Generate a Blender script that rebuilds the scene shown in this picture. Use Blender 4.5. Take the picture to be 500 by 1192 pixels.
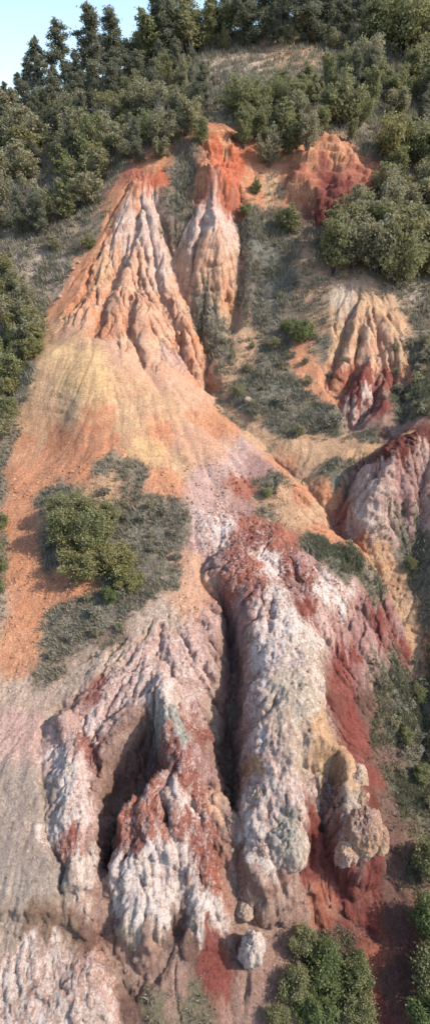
import bpy, math, random
import numpy as np
from mathutils import Vector

# ------------------------------------------------------------------ reset
for o in list(bpy.data.objects): bpy.data.objects.remove(o)
scene = bpy.context.scene
COL = scene.collection
RNG = np.random.default_rng(11)
random.seed(5)

# ------------------------------------------------------------------ camera
CAMZ = 38.0
PITCH = math.radians(31.5)
VFOV = math.radians(87.0)
FPX = 596.0 / math.tan(VFOV / 2)          # focal length in photo pixels (500 x 1192)
cam = bpy.data.cameras.new('camera')
cam.sensor_fit = 'VERTICAL'
cam.sensor_height = 24.0
cam.lens = 12.0 / math.tan(VFOV / 2)
cam.clip_start = 0.1
cam.clip_end = 3000
camo = bpy.data.objects.new('camera', cam)
COL.objects.link(camo)
camo.location = (0, 0, CAMZ)
camo.rotation_euler = (math.pi / 2 - PITCH, 0, 0)
scene.camera = camo

# ------------------------------------------------------------------ sky and sun
SUN_EL = math.radians(40)
SUN_AZ = math.radians(96)                # clockwise from +Y (the view direction)
world = bpy.data.worlds.new('World'); scene.world = world
world.use_nodes = True
wn = world.node_tree.nodes; wl = world.node_tree.links
wn.clear()
wo = wn.new('ShaderNodeOutputWorld'); wb = wn.new('ShaderNodeBackground'); sk = wn.new('ShaderNodeTexSky')
sk.sky_type = 'NISHITA'; sk.sun_disc = False
sk.sun_elevation = SUN_EL; sk.sun_rotation = SUN_AZ
sk.altitude = 400; sk.air_density = 1.0; sk.dust_density = 1.6; sk.ozone_density = 1.0
wb.inputs['Strength'].default_value = 0.15
wl.new(sk.outputs[0], wb.inputs['Color']); wl.new(wb.outputs[0], wo.inputs['Surface'])
sun = bpy.data.lights.new('sun', 'SUN'); sun.energy = 2.7; sun.angle = math.radians(0.6)
sun.color = (1.0, 0.95, 0.88)
suno = bpy.data.objects.new('sun', sun); COL.objects.link(suno)
sd = Vector((math.sin(SUN_AZ) * math.cos(SUN_EL), math.cos(SUN_AZ) * math.cos(SUN_EL), math.sin(SUN_EL)))
suno.rotation_euler = sd.to_track_quat('Z', 'Y').to_euler()
suno.location = (60, -20, 90)
scene.view_settings.view_transform = 'Standard'
scene.view_settings.look = 'None'
scene.view_settings.exposure = 1.05
scene.view_settings.gamma = 1.0

# ------------------------------------------------------------------ noise helpers
_ang = np.random.default_rng(3).random((256, 256)).astype(np.float32) * 2 * np.pi
_gx, _gy = np.cos(_ang), np.sin(_ang)
def perlin(x, y):
    xi = np.floor(x).astype(np.int32); yi = np.floor(y).astype(np.int32)
    xf = (x - xi).astype(np.float32); yf = (y - yi).astype(np.float32)
    u = xf * xf * xf * (xf * (xf * 6 - 15) + 10); v = yf * yf * yf * (yf * (yf * 6 - 15) + 10)
    x0 = xi & 255; x1 = (xi + 1) & 255; y0 = yi & 255; y1 = (yi + 1) & 255
    def g(a, b, dx, dy): return _gx[a, b] * dx + _gy[a, b] * dy
    n00 = g(x0, y0, xf, yf); n10 = g(x1, y0, xf - 1, yf)
    n01 = g(x0, y1, xf, yf - 1); n11 = g(x1, y1, xf - 1, yf - 1)
    a = n00 + u * (n10 - n00); b = n01 + u * (n11 - n01)
    return (a + v * (b - a)) * 1.5
def fbm(x, y, oct=4, gain=0.5, seed=0):
    r = 0; a = 1.0; t = 0
    for i in range(oct):
        r = r + a * perlin(x + seed * 17.3 + i * 31.7, y + seed * 9.1 + i * 13.3)
        t += a; a *= gain; x = x * 2.03; y = y * 2.03
    return r / t
def ridged(x, y, oct=3, gain=0.55, seed=0):
    r = 0; a = 1.0; t = 0
    for i in range(oct):
        r = r + a * (1 - 2 * np.abs(perlin(x + seed * 17.3 + i * 31.7, y + seed * 9.1 + i * 13.3)))
        t += a; a *= gain; x = x * 2.1; y = y * 2.1
    return r / t
def sst(a, b, x):
    t = np.clip((x - a) / (b - a), 0, 1)
    return t * t * (3 - 2 * t)

_rg3 = np.random.default_rng(8).normal(size=(32, 32, 32, 3)).astype(np.float32)
_rg3 /= np.linalg.norm(_rg3, axis=-1, keepdims=True)
def perlin3(x, y, z):
    P = [np.asarray(v, np.float32) for v in (x, y, z)]
    I = [np.floor(v).astype(np.int32) for v in P]; Fr = [p - i for p, i in zip(P, I)]
    U = [f * f * f * (f * (f * 6 - 15) + 10) for f in Fr]
    r = 0
    for a in (0, 1):
        for b in (0, 1):
            for c in (0, 1):
                g = _rg3[(I[0] + a) & 31, (I[1] + b) & 31, (I[2] + c) & 31]
                w = (U[0] if a else 1 - U[0]) * (U[1] if b else 1 - U[1]) * (U[2] if c else 1 - U[2])
                r = r + w * (g[..., 0] * (Fr[0] - a) + g[..., 1] * (Fr[1] - b) + g[..., 2] * (Fr[2] - c))
    return r * 1.6
def fbm3(x, y, z, oct=3, gain=0.5):
    r = 0; a = 1.0; t = 0
    for i in range(oct):
        r = r + a * perlin3(x + i * 5.3, y + i * 9.7, z + i * 3.1); t += a; a *= gain; x = x * 2.03; y = y * 2.03; z = z * 2.03
    return r / t

# ------------------------------------------------------------------ photo pixel -> ray
SP, CP = math.sin(PITCH), math.cos(PITCH)
def ray(px, py):
    cx = (px - 250.0) / FPX; cy = (596.0 - py) / FPX
    return cx, CP + cy * SP, -SP + cy * CP
def PZ(px, py, zc):                        # point on the ray at height zc relative to the camera
    a, b, c = ray(px, py); t = zc / c
    return a * t, b * t, zc
def PD(px, py, D):
    a, b, c = ray(px, py); t = D / b
    return a * t, D, c * t

# ------------------------------------------------------------------ coarse land form (control points)
LOW = """-60,1192,-32.6 60,1192,-32.8 120,1180,-33.2 20,1060,-30.7 0,950,-29 60,1000,-29.4 90,900,-28.2 0,800,-27.5
100,800,-26.9 170,780,-26.2 30,680,-25.5 120,640,-24.3 200,690,-25.0 235,640,-24.3 0,600,-24 0,540,-22.5
205,840,-26.8 205,900,-28.0 180,950,-28.7 165,1000,-29.8 165,1058,-31.9 228,950,-29.2 236,1010,-30.4 236,1062,-32.0 125,1050,-31.2 100,960,-29 105,1075,-31.7 60,1076,-31.2 140,1085,-32.3 205,1050,-31.3 205,1000,-29.9
170,1150,-33.4 240,1112,-33.0 165,1112,-32.9 250,1192,-34.1 170,1192,-33.7 250,1150,-33.6 266,1000,-30.5 276,1040,-31.9 262,935,-29.2 115,1030,-30.7 258,850,-28.8 262,700,-26 330,1150,-34.6
230,780,-26.6 400,1192,-35.6 480,1192,-35.6 400,1080,-34.6 440,1090,-34.8 440,1000,-33.3 480,900,-33 440,880,-32 470,780,-30.2 410,780,-28.4
410,850,-30.5 495,700,-28.5 430,700,-26.5 460,650,-26.3 400,640,-24.6 300,625,-23.7 340,700,-25 335,800,-26.8
330,900,-28.8 325,985,-30.8 380,1000,-32.2 378,935,-29.9 330,1040,-32.9 290,1060,-32.9 540,1000,-33.8 540,1192,-35.4 -80,900,-28 -80,700,-25 560,750,-28
100,600,-23 170,560,-22 60,500,-20.4 250,560,-22.4 300,540,-22 360,560,-22.4 390,600,-24 340,480,-19.5 300,460,-18.5
450,540,-20.6 480,600,-23.6 440,600,-23.4 500,500,-18.6 430,500,-20.2 60,410,-14.9 100,440,-16.1 200,500,-20
150,480,-18.6 30,440,-16.9 10,400,-15.2 0,450,-18.2 -80,440,-17.5 250,450,-18.4 200,430,-16.3 230,440,-17.8 560,480,-17
560,620,-23"""
UP = """155,350,62.5 155,230,75.5 165,195,80.5 100,350,63.2 60,350,66 200,380,60.3 225,400,59.6 212,300,70.5 240,350,66.3
240,290,69.3 245,230,75.5 250,165,83 250,140,89 290,350,66.4 300,250,76.5 300,180,84 350,400,60 350,300,70.5 385,240,77.5
390,180,84 430,400,58.3 400,350,63.5 450,340,65.5 430,470,51 480,430,55.5 500,350,65 480,250,77.5 480,160,92
30,300,70.5 0,350,65 60,250,78 0,200,89 100,200,85 100,140,105 0,140,109 180,100,112 180,75,121 250,110,101 280,75,113
350,110,96 400,50,119 480,80,111 480,30,127 380,10,136 -60,300,72 215,48,124 265,36,129 -80,200,92 -60,140,112 560,350,65 570,250,80 570,120,105"""
pts = []
for s in LOW.split():
    a = [float(v) for v in s.split(',')]; pts.append(PZ(*a))
for s in UP.split():
    a = [float(v) for v in s.split(',')]; pts.append(PD(*a))
pts += [(-42, 160, 12), (0, 165, 20), (45, 175, 34), (-40, 230, -4), (0, 240, 4), (50, 260, 16), (0, 420, -30), (-150, 420, -50),
        (150, 420, -10), (-130, 120, 2), (-130, 60, -16), (-120, 10, -30), (-120, -40, -38), (0, -5, -36.3), (0, -45, -39),
        (130, 130, 18), (130, 60, -12), (120, 10, -32), (120, -40, -38), (-45, 20, -28), (-55, 60, -18), (50, 20, -31), (60, 60, -14)]
pts = np.array(pts)
MQ = 1.6
def mq(dx, dy): return np.sqrt(dx * dx + dy * dy + MQ * MQ)
_A = mq(pts[:, None, 0] - pts[None, :, 0], pts[:, None, 1] - pts[None, :, 1])
_n = len(pts)
_M = np.zeros((_n + 3, _n + 3)); _M[:_n, :_n] = _A + np.eye(_n) * -0.15
_M[:_n, _n] = 1; _M[:_n, _n + 1] = pts[:, 0]; _M[:_n, _n + 2] = pts[:, 1]; _M[_n:, :_n] = _M[:_n, _n:].T
_wt = np.linalg.solve(_M, np.concatenate([pts[:, 2], [0, 0, 0]]))
def G(x, y):
    x = np.asarray(x, dtype=np.float64); y = np.asarray(y, dtype=np.float64)
    r = _wt[_n] + _wt[_n + 1] * x + _wt[_n + 2] * y
    for i in range(_n):
        r = r + _wt[i] * mq(x - pts[i, 0], y - pts[i, 1])
    return r
_S = np.concatenate([np.arange(8, 60, 0.12), np.arange(60, 200, 0.3)])
def on(px, py, dh=0.0, surf=None):
    """first hit of the pixel's ray with the land (raised by dh), heights relative to the camera"""
    surf = surf or G
    a, b, c = ray(px, py)
    h = surf(a * _S, b * _S) + dh
    below = (c * _S) < h
    k = int(np.argmax(below)) if below.any() else len(_S) - 1
    if k > 0:
        f0 = c * _S[k - 1] - h[k - 1]; f1 = c * _S[k] - h[k]
        t = _S[k - 1] + (_S[k] - _S[k - 1]) * f0 / (f0 - f1 + 1e-9)
    else: t = _S[0]
    return a * t, b * t, c * t

# ------------------------------------------------------------------ terrain grid (fan of rows, finest near the gullies)
rows = [-45, -30, -20, -12, -6, -2, 1, 3, 4.5]
d = 5.6
while d < 230:
    rows.append(d)
    d += 0.065 if d < 44 else (0.065 + (d - 44) * 0.0029 if d < 100 else 0.227 + (d - 100) * 0.03)
rows += [250, 290, 350, 420]
ROW = np.array(rows); NR = len(ROW)
inner = np.linspace(-1, 1, 540)
ext = 1.6 * (1.24 ** np.arange(1, 19) - 1) / 0.24 * 0.24 * 2.0
def halfw(y): return 13.5 + 0.29 * np.clip(y, 0, 200)
W = halfw(ROW)
X = np.concatenate([-(W[:, None] + ext[::-1][None, :]), W[:, None] * inner[None, :], W[:, None] + ext[None, :]], axis=1)
NC = X.shape[1]
Y = np.repeat(ROW[:, None], NC, axis=1)
UIDX = np.arange(NC)
def uv(x, y):
    r = np.interp(y, ROW, np.arange(NR)); w = halfw(y); ne = len(ext)
    u = (x / w + 1) / 2 * 539 + ne
    over = np.abs(x) - w
    e = np.interp(over, np.concatenate([[0], ext]), np.arange(ne + 1))
    u = np.where(over > 0, np.where(x > 0, ne + 539 + e, ne - e), u)
    return r, np.clip(u, 0, NC - 1.001)
def sample(A, x, y):
    r, u = uv(np.asarray(x, float), np.asarray(y, float))
    r = np.clip(r, 0, NR - 1.001)
    i = r.astype(int); j = u.astype(int); fi = r - i; fj = u - j
    return (A[i, j] * (1 - fi) * (1 - fj) + A[i + 1, j] * fi * (1 - fj) + A[i, j + 1] * (1 - fi) * fj + A[i + 1, j + 1] * fi * fj)

Z = G(X, Y)
Gz = Z.copy()
# domain warp: natural, ragged outlines for everything carved below
WX = fbm(X / 3.2, Y / 3.2, 4, 0.55, 1) * 0.9 + fbm(X / 0.9, Y / 0.9, 3, 0.55, 4) * 0.22
WY = fbm(X / 3.2, Y / 3.2, 4, 0.55, 2) * 0.9 + fbm(X / 0.9, Y / 0.9, 3, 0.55, 5) * 0.22
XW = X + WX; YW = Y + WY

def polydist(P, attrs=None, margin=6.0, warp=1.0):
    """distance of grid points to a polyline; returns (row slice, col slice, d, side, attrs interpolated)"""
    P = np.asarray(P, float)[:, :2]
    x0, y0 = P.min(0) - margin; x1, y1 = P.max(0) + margin
    r0 = max(0, int(np.searchsorted(ROW, y0)) - 1); r1 = min(NR, int(np.searchsorted(ROW, y1)) + 1)
    cols = np.where(((X[r0:r1] > x0) & (X[r0:r1] < x1)).any(0))[0]
    c0, c1 = cols[0], cols[-1] + 1
    sl = (slice(r0, r1), slice(c0, c1))
    x = X[sl] + WX[sl] * warp; y = Y[sl] + WY[sl] * warp
    best = np.full(x.shape, 1e9); side = np.zeros(x.shape); T = np.zeros(x.shape)
    for k in range(len(P) - 1):
        ax, ay = P[k]; bx, by = P[k + 1]; ex, ey = bx - ax, by - ay; L = ex * ex + ey * ey + 1e-9
        t = np.clip(((x - ax) * ex + (y - ay) * ey) / L, 0, 1)
        dx = x - ax - t * ex; dy = y - ay - t * ey; dd = dx * dx + dy * dy
        m = dd < best
        best = np.where(m, dd, best); T = np.where(m, k + t, T)
        side = np.where(m, np.sign(ex * dy - ey * dx), side)
    out = []
    for a in (attrs or []):
        out.append(np.interp(T, np.arange(len(P)), np.asarray(a, float)))
    return sl, np.sqrt(best), side, T, out

def carve(line, width, depth, power=1.0, warp=1.0, base=None):
    P = [on(px, py) for px, py in line]
    n = len(P)
    w = np.interp(np.arange(n), np.linspace(0, n - 1, len(width)), width)
    dp = np.interp(np.arange(n), np.linspace(0, n - 1, len(depth)), depth)
    sl, dd, side, T, (wv, dv) = polydist(P, [w, dp], max(width) + 2.5, warp)
    k = np.clip(1 - dd / wv, 0, 1)
    Z[sl] -= dv * (k ** power if power != 0 else sst(0, 1, k))
def gully(line, width, depth, flat=0.35, warp=1.0):
    """flat floored gully with steep walls"""
    P = [on(px, py) for px, py in line]; n = len(P)
    w = np.interp(np.arange(n), np.linspace(0, n - 1, len(width)), width)
    dp = np.interp(np.arange(n), np.linspace(0, n - 1, len(depth)), depth)
    sl, dd, side, T, (wv, dv) = polydist(P, [w, dp], max(width) + 2.5, warp)
    Z[sl] -= dv * (1 - sst(flat, 1.0, dd / wv))
RIDGE = {}
def ridge(name, line, power=2.6, warp=1.0):
    """rounded fin: line of (px, py, zc, half width, height above floor)"""
    P = [PZ(a[0], a[1], a[2]) for a in line]
    sl, dd, side, T, (zc, wv, hv) = polydist(P, [[a[2] for a in line], [a[3] for a in line], [a[4] for a in line]], 6.5, warp)
    u = dd / wv
    zr = zc - hv * u ** power
    up = zr > Z[sl]
    m = RIDGE.setdefault(name, np.zeros(Z.shape, np.float32))
    m[sl] = np.maximum(m[sl], np.clip(1.35 - u, 0, 1) * (zr > Z[sl] - 0.4))
    # soft maximum
    k = 0.25
    h = np.clip(0.5 + 0.5 * (zr - Z[sl]) / k, 0, 1)
    Z[sl] = Z[sl] * (1 - h) + zr * h + k * h * (1 - h)
def scarp(line, height, w=0.9, fade=6.0, warp=1.0, up=1):
    """cliff along a line, land on the uphill side lifted and fading back"""
    P = [on(px, py) for px, py in line]
    sl, dd, side, T, _ = polydist(P, [], fade * 2.2, warp)
    s = dd * side * up
    endf = np.clip(np.minimum(T, len(P) - 1 - T) / 0.6, 0, 1)
    f = sst(-w * 0.5, w * 0.5, s) * np.exp(-np.clip(s, 0, None) / fade)
    Z[sl] += height * f * sst(0, 1, endf)

def pixpoly(poly, surf=None):
    return np.array([on(px, py, 0, surf)[:2] for px, py in poly])
def inpoly(P, x, y):
    c = np.zeros(x.shape, bool)
    for k in range(len(P)):
        ax, ay = P[k]; bx, by = P[k - 1]
        if ay == by: continue
        c ^= ((ay > y) != (by > y)) & (x < (bx - ax) * (y - ay) / (by - ay) + ax)
    return c
def pit(poly, depth, edge=0.8, warp=0.6):
    """steep sided hollow sunk inside an outline"""
    P = pixpoly(poly)
    sl, dd, _, _, _ = polydist(np.vstack([P, P[:1]]), [], 2.5, warp)
    ins = inpoly(P, X[sl] + WX[sl] * warp, Y[sl] + WY[sl] * warp)
    Z[sl] -= depth * np.where(ins, sst(-0.1, edge, dd), 0) * (0.85 + 0.3 * np.clip(dd / 2.0, 0, 1))

# ---- upper badlands
ridge_up = lambda line, width, depth: carve(line, width, [-v for v in depth], 1.3)
ridge_up([(160, 215), (140, 265), (118, 315), (92, 365), (66, 402)], [2.2, 3.5, 4], [0.4, 0.6, 0.1])
ridge_up([(165, 225), (168, 280), (160, 330), (160, 400), (185, 450)], [2, 3, 3], [0.4, 0.6, 0.0])
ridge_up([(175, 250), (192, 310), (205, 350), (228, 410)], [1.8, 2.6, 2.5], [0.3, 0.6, 0.3])
ridge_up([(248, 235), (250, 290), (256, 340)], [2.5, 3, 2.5], [1.4, 1.6, 0.4])
ridge_up([(230, 250), (222, 290), (212, 300)], [1.6, 2.0, 2], [0.6, 1.0, 0.3])
for ln, w, dp in [
    ([(166, 240), (150, 280), (132, 320), (118, 352), (106, 390)], [0.9, 1.5, 1.0], [0.5, 1.3, 0.3]),
    ([(168, 290), (156, 335), (150, 375), (163, 415), (185, 452)], [0.8, 1.5, 1.0], [0.4, 1.5, 0.4]),
    ([(178, 290), (186, 335), (196, 390), (212, 432)], [0.8, 1.4, 0.9], [0.4, 1.4, 0.5]),
    ([(196, 340), (207, 385), (222, 430)], [0.7, 1.1, 0.9], [0.2, 1.0, 0.4]),
    ([(182, 235), (200, 290), (220, 345), (240, 395), (241, 445)], [1.2, 1.6, 1.8], [0.8, 1.8, 2.0]),
    ([(242, 240), (234, 275), (226, 300)], [0.8, 1.2, 0.8], [0.6, 1.4, 0.4]),
    ([(258, 260), (247, 310), (250, 345)], [0.8, 1.2, 0.8], [0.4, 1.2, 0.4]),
    ([(262, 235), (264, 290), (262, 340)], [0.6, 0.9, 0.7], [0.3, 0.7, 0.3]),
    ([(276, 225), (279, 270), (276, 330), (268, 372)], [1.2, 1.8, 1.8], [1.2, 2.2, 1.4]),
    ([(241, 440), (262, 470), (295, 500), (335, 535), (375, 575), (400, 605)], [1.4, 1.8, 1.6], [1.3, 0.9, 0.8]),
    ([(120, 300), (98, 345), (74, 380)], [0.8, 1.2, 0.8], [0.3, 0.6, 0.0]),
    ([(140, 410), (180, 455), (235, 490)], [0.9, 1.3, 0.8], [0.05, 0.2, 0.1]),
    ([(115, 430), (160, 480), (200, 525), (215, 560)], [0.9, 1.3, 0.8], [0.05, 0.15, 0.1]),
    ([(130, 455), (165, 500), (185, 550)], [0.8, 1.1, 0.8], [0.05, 0.12, 0.1]),
    ([(215, 480), (260, 515), (305, 535)], [0.9, 1.3, 0.8], [0.05, 0.2, 0.1])]:
    carve(ln, w, [v * (0.6 if ln[0][1] < 300 and max(dp) < 1.7 else 0.85) for v in dp], 1.25, 0.55)
scarp([(238, 236), (252, 232), (268, 236), (281, 228)], 2.4, 1.6, 5)
scarp([(240, 188), (258, 180), (278, 190)], 1.2, 0.8, 4)
scarp([(330, 226), (352, 236), (372, 258), (396, 252), (425, 232), (440, 222)], 2.6, 2.0, 6)
scarp([(334, 205), (360, 205), (400, 208), (430, 205)], 1.0, 0.7, 4)
# right hand fluted slope and pale mound
ridge_up([(415, 335), (428, 380), (430, 430), (425, 470)], [3.5, 5.5, 5], [0.4, 0.9, 0.4])
carve([(438, 402), (415, 425), (395, 448)], [0.7, 1.0, 0.9], [0.5, 1.2, 0.8], 0.9, 0.5)
for ln in ([(408, 345), (400, 385), (388, 425)], [(425, 360), (418, 410), (408, 455)], [(438, 370), (440, 420), (432, 470)], [(445, 385), (456, 420), (455, 455)]):
    carve(ln, [0.7, 1.2, 0.8], [0.3, 1.1, 0.3], 1.2, 0.5)
carve([(385, 440), (398, 468), (412, 490), (425, 470)], [1.2, 1.6], [0.5, 1.6], 1.1, 0.6)
carve([(478, 405), (470, 450), (468, 490), (440, 520), (412, 545), (398, 580), (402, 612)], [1.2, 1.8, 1.6], [0.8, 1.4, 1.8], 1.1, 0.6)
ridge_up([(480, 520), (455, 545), (440, 585), (445, 620)], [3.5, 4.2, 3], [1.4, 2.2, 0.6])
for ln in ([(470, 525), (462, 570), (470, 625)], [(455, 535), (432, 565), (418, 600)], [(485, 530), (490, 580), (485, 630)]):
    carve(ln, [0.5, 0.9, 0.6], [0.2, 0.6, 0.2], 1.2, 0.5)
carve([(402, 610), (430, 640), (462, 690), (485, 740), (492, 800), (490, 880)], [1.5, 2.2, 2.2], [1.2, 1.8, 1.2], 1.1)
scarp([(452, 740), (440, 690), (405, 655), (385, 625)], 0.8, 0.8, 4, up=-1)

# ---- lower gullies
gully([(130, 1095), (150, 1130), (150, 1192)], [1.2, 1.6, 1.6], [0.5, 0.8, 0.6], 0.3)
# the long pale fin with its forked lower end
ridge('fin', [(268, 640, -23.7, 1.8, 1.6), (300, 668, -23.9, 2.6, 2.0), (332, 725, -24.5, 2.7, 2.8), (338, 800, -24.9, 2.6, 3.4),
              (337, 860, -26.0, 2.8, 3.2), (318, 925, -27.6, 1.8, 2.4), (318, 975, -29.3, 1.8, 2.0)], 3.4)
ridge('fin', [(345, 850, -25.9, 2.2, 3.2), (392, 882, -27.2, 1.7, 3), (413, 910, -28.2, 1.4, 2.8), (420, 955, -29.5, 1.6, 2.6)], 3.4)
ridge('fin', [(330, 700, -24.4, 1.8, 2), (365, 690, -24.8, 1.8, 2), (395, 695, -25.6, 1.6, 2)], 2.6)
ridge('left', [(78, 830, -26.8, 1.0, 1.2), (82, 890, -27.7, 1.2, 1.4), (86, 950, -28.6, 1.1, 1.5), (92, 1000, -29.5, 1.1, 1.6)], 3.0)
# red and white ridge between the two gullies: a crest that opens into two broad lobes
ridge('mid', [(192, 790, -25.4, 1.2, 2.0), (206, 835, -25.7, 1.2, 2.4), (212, 880, -26.6, 1.3, 2.4), (178, 945, -28.1, 2.0, 1.6), (165, 995, -29.3, 2.2, 1.6), (168, 1038, -30.7, 1.8, 1.8)], 3.2)
ridge('mid', [(208, 880, -27.3, 1.3, 1.8), (226, 945, -28.7, 1.3, 1.6), (235, 1010, -30.0, 1.3, 1.6), (235, 1045, -31.1, 1.2, 1.6)], 3.2)
pit([(182, 806), (194, 830), (196, 870), (196, 908), (172, 922), (150, 932), (138, 952), (138, 985), (128, 1006), (112, 1004), (108, 950), (112, 900), (128, 870), (158, 838)], 4.6, 0.7, 0.4)
pit([(250, 668), (264, 690), (282, 720), (290, 760), (292, 800), (284, 850), (284, 890), (284, 930), (280, 955), (268, 950), (254, 915), (245, 880), (246, 820), (256, 760), (252, 710)], 3.6, 0.9, 0.5)
pit([(342, 888), (366, 890), (388, 898), (398, 925), (396, 958), (378, 968), (352, 950), (340, 918)], 2.4, 0.6, 0.4)
pit([(186, 930), (198, 942), (208, 985), (200, 992), (190, 965)], 1.8, 0.4, 0.3)
carve([(205, 1000), (208, 1040), (206, 1085)], [0.4, 0.5, 0.5], [0.3, 0.5, 0.5], 0.8, 0.5)
scarp([(262, 1085), (250, 1108), (215, 1102), (200, 1088), (165, 1100), (132, 1098), (118, 1080)], 0.5, 0.7, 3.5, up=-1)
# rim of the left plateau
carve([(52, 850), (50, 900), (58, 965), (78, 1040)], [0.6, 0.7, 0.7], [0.15, 0.3, 0.3], 0.8)
scarp([(-60, 1068), (0, 1066), (50, 1070), (85, 1088), (118, 1085)], 0.6, 0.4, 5, up=1)
scarp([(120, 1195), (132, 1150), (118, 1100)], 1.0, 0.6, 5, up=1)
scarp([(360, 995), (400, 1000), (452, 975)], 0.5, 0.8, 4)
# thin cracks in the red floor
carve([(362, 985), (352, 1015), (338, 1040), (318, 1068)], [0.3, 0.35], [0.6, 0.5], 0.8, 0.4)
carve([(382, 1055), (410, 1075), (450, 1098)], [0.3, 0.35], [0.5, 0.4], 0.8, 0.4)
carve([(290, 1060), (272, 1120), (278, 1192)], [0.7, 0.9], [0.5, 0.5], 1.0)

Z = Gz + (Z - Gz) * (1 - 0.22 * np.clip((40 - Y) / 4, 0, 1))
# ------------------------------------------------------------------ surface roughness
def S(x, y): return sample(Z, x, y)
def softmask(poly, warp=1.0, blur=0.0):
    P = pixpoly(poly, S)
    return inpoly(P, X + WX * warp, Y + WY * warp)

# rock crust (pitted), soft earth (rills), vegetated soil (bumpy)
lower = np.clip((40 - Y) / 4, 0, 1)
CRUST_POLYS = [
    [(225, 600), (310, 600), (400, 690), (385, 780), (395, 870), (450, 960), (420, 1010), (360, 985), (330, 1030), (285, 980), (240, 900), (255, 800), (250, 700)],
    [(60, 830), (140, 740), (250, 700), (255, 860), (265, 1090), (210, 1110), (130, 1095), (90, 1050), (50, 950)],
    [(0, 1080), (110, 1085), (140, 1192), (0, 1192)]]
crust = np.zeros(Z.shape, np.float32)
for p in CRUST_POLYS: crust = np.maximum(crust, softmask(p).astype(np.float32))
FLUTE_POLYS = [
    [(160, 195), (110, 300), (70, 375), (110, 390), (180, 435), (240, 450), (245, 390), (200, 280), (185, 210)],
    [(235, 170), (200, 295), (265, 370), (285, 240), (275, 165)],
    [(390, 330), (380, 450), (420, 500), (480, 440), (450, 340)],
    [(410, 520), (400, 620), (500, 640), (500, 500)],
    [(380, 690), (440, 695), (480, 740), (440, 800), (400, 820), (385, 740)]]
flute = np.zeros(Z.shape, np.float32)
for p in FLUTE_POLYS: flute = np.maximum(flute, softmask(p).astype(np.float32))
def blur(A, n=3):
    for _ in range(n):
        B = A.copy(); B[1:-1] = (A[:-2] + 2 * A[1:-1] + A[2:]) / 4
        A = B.copy(); A[:, 1:-1] = (B[:, :-2] + 2 * B[:, 1:-1] + B[:, 2:]) / 4
    return A
crust = blur(crust, 6); flute = blur(flute, 6)
near = (Y > 5) & (Y < 130)
# general bumpiness
Z += fbm(X / 6, Y / 6, 4, 0.5, 7) * 0.35 * np.clip(Y / 30, 0.4, 2)
Z += fbm(X / 1.3, Y / 1.3, 4, 0.55, 8) * 0.10
# rills on the soft slopes, stretched down hill
fx = XW * 0.9 + fbm(X / 5, Y / 5, 2, 0.5, 9) * 2.0
rl = ridged(fx / 1.5, Y / 9, 3, 0.55, 10)
Z += flute * (rl - 0.4) * 0.16
rill = np.clip(ridged(fx / 1.3 + 3, Y / 11, 3, 0.6, 11), 0, 1) ** 2.2
Z -= flute * rill * 0.40
Z -= flute * np.clip(ridged(fx / 0.5 + 7, Y / 5, 2, 0.5, 12), 0, 1) ** 2 * 0.18
Z += (1 - crust) * (1 - flute) * lower * ridged(fx / 1.0, Y / 3, 3, 0.5, 13) * 0.10
# pitted crust
Z += crust * (ridged(XW / 1.5, YW / 3.5, 4, 0.6, 14) - 0.3) * 0.20
Z += crust * fbm(X / 0.45, Y / 0.7, 3, 0.6, 15) * 0.05
Z += crust * ridged(XW / 0.5, Y / 1.8, 3, 0.6, 16) * 0.12

# ------------------------------------------------------------------ rills: sharp little channels traced down the steepest way
Zs = blur(Z, 10); RC = np.zeros(Z.shape)
def trace(x, y, n, step, jit, rg):
    P = [(x, y)]; vx = vy = 0.0; e = 0.35
    for _ in range(n):
        h = sample(Zs, np.array([x + e, x - e, x, x]), np.array([y, y, y + e, y - e]))
        gx_ = -(h[0] - h[1]); gy_ = -(h[2] - h[3]); L = math.hypot(gx_, gy_) + 1e-6
        if L < 0.05: break
        vx = vx * 0.55 + gx_ / L + rg.normal() * jit; vy = vy * 0.55 + gy_ / L + rg.normal() * jit; L = math.hypot(vx, vy) + 1e-6
        x += vx / L * step; y += vy / L * step
        if y < 7 or abs(x) > halfw(y): break
        P.append((x, y))
    return P
def rills(poly, count, n, step, width, depth, seed, jit=0.5):
    rg = np.random.default_rng(seed); Q = pixpoly(poly, S); lo = Q.min(0); hi = Q.max(0); k = 0; tries = 0
    while k < count and tries < count * 30:
        tries += 1
        x = rg.uniform(lo[0], hi[0]); y = rg.uniform(lo[1], hi[1])
        if not inpoly(Q, np.array([x]), np.array([y]))[0]: continue
        P = trace(x, y, int(n * (0.5 + rg.random())), step, jit, rg)
        if len(P) < 4: continue
        m = len(P); t = np.linspace(0, 1, m); f = rg.uniform(0.3, 1.5)
        w = width * f * (0.45 + 0.55 * np.sin(np.clip(t * 2.2, 0, np.pi / 2))); dp = depth * f * np.sin(np.clip(t * 4, 0, np.pi / 2)) * np.clip((1 - t) * 5, 0, 1)
        sl, dd, _, _, (wv, dv) = polydist(P, [w, dp], width * 2.2, 0.12)
        RC[sl] = np.maximum(RC[sl], dv * np.clip(1 - dd / wv, 0, 1) ** 1.15)
        k += 1
rills([(160, 205), (120, 290), (85, 365), (150, 375), (225, 410), (235, 400), (200, 300), (180, 215)], 150, 12, 0.5, 0.36, 0.62, 1)
rills([(240, 235), (215, 290), (262, 345), (274, 240)], 26, 18, 0.45, 0.5, 0.7, 2)
rills([(400, 340), (388, 420), (420, 470), (470, 430), (450, 340)], 34, 16, 0.45, 0.45, 0.6, 3)
rills([(80, 410), (70, 480), (150, 540), (260, 560), (290, 520), (230, 460), (150, 420)], 40, 18, 0.45, 0.45, 0.10, 4)
rills([(440, 520), (405, 590), (500, 640), (500, 505)], 26, 16, 0.4, 0.4, 0.42, 5)
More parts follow.
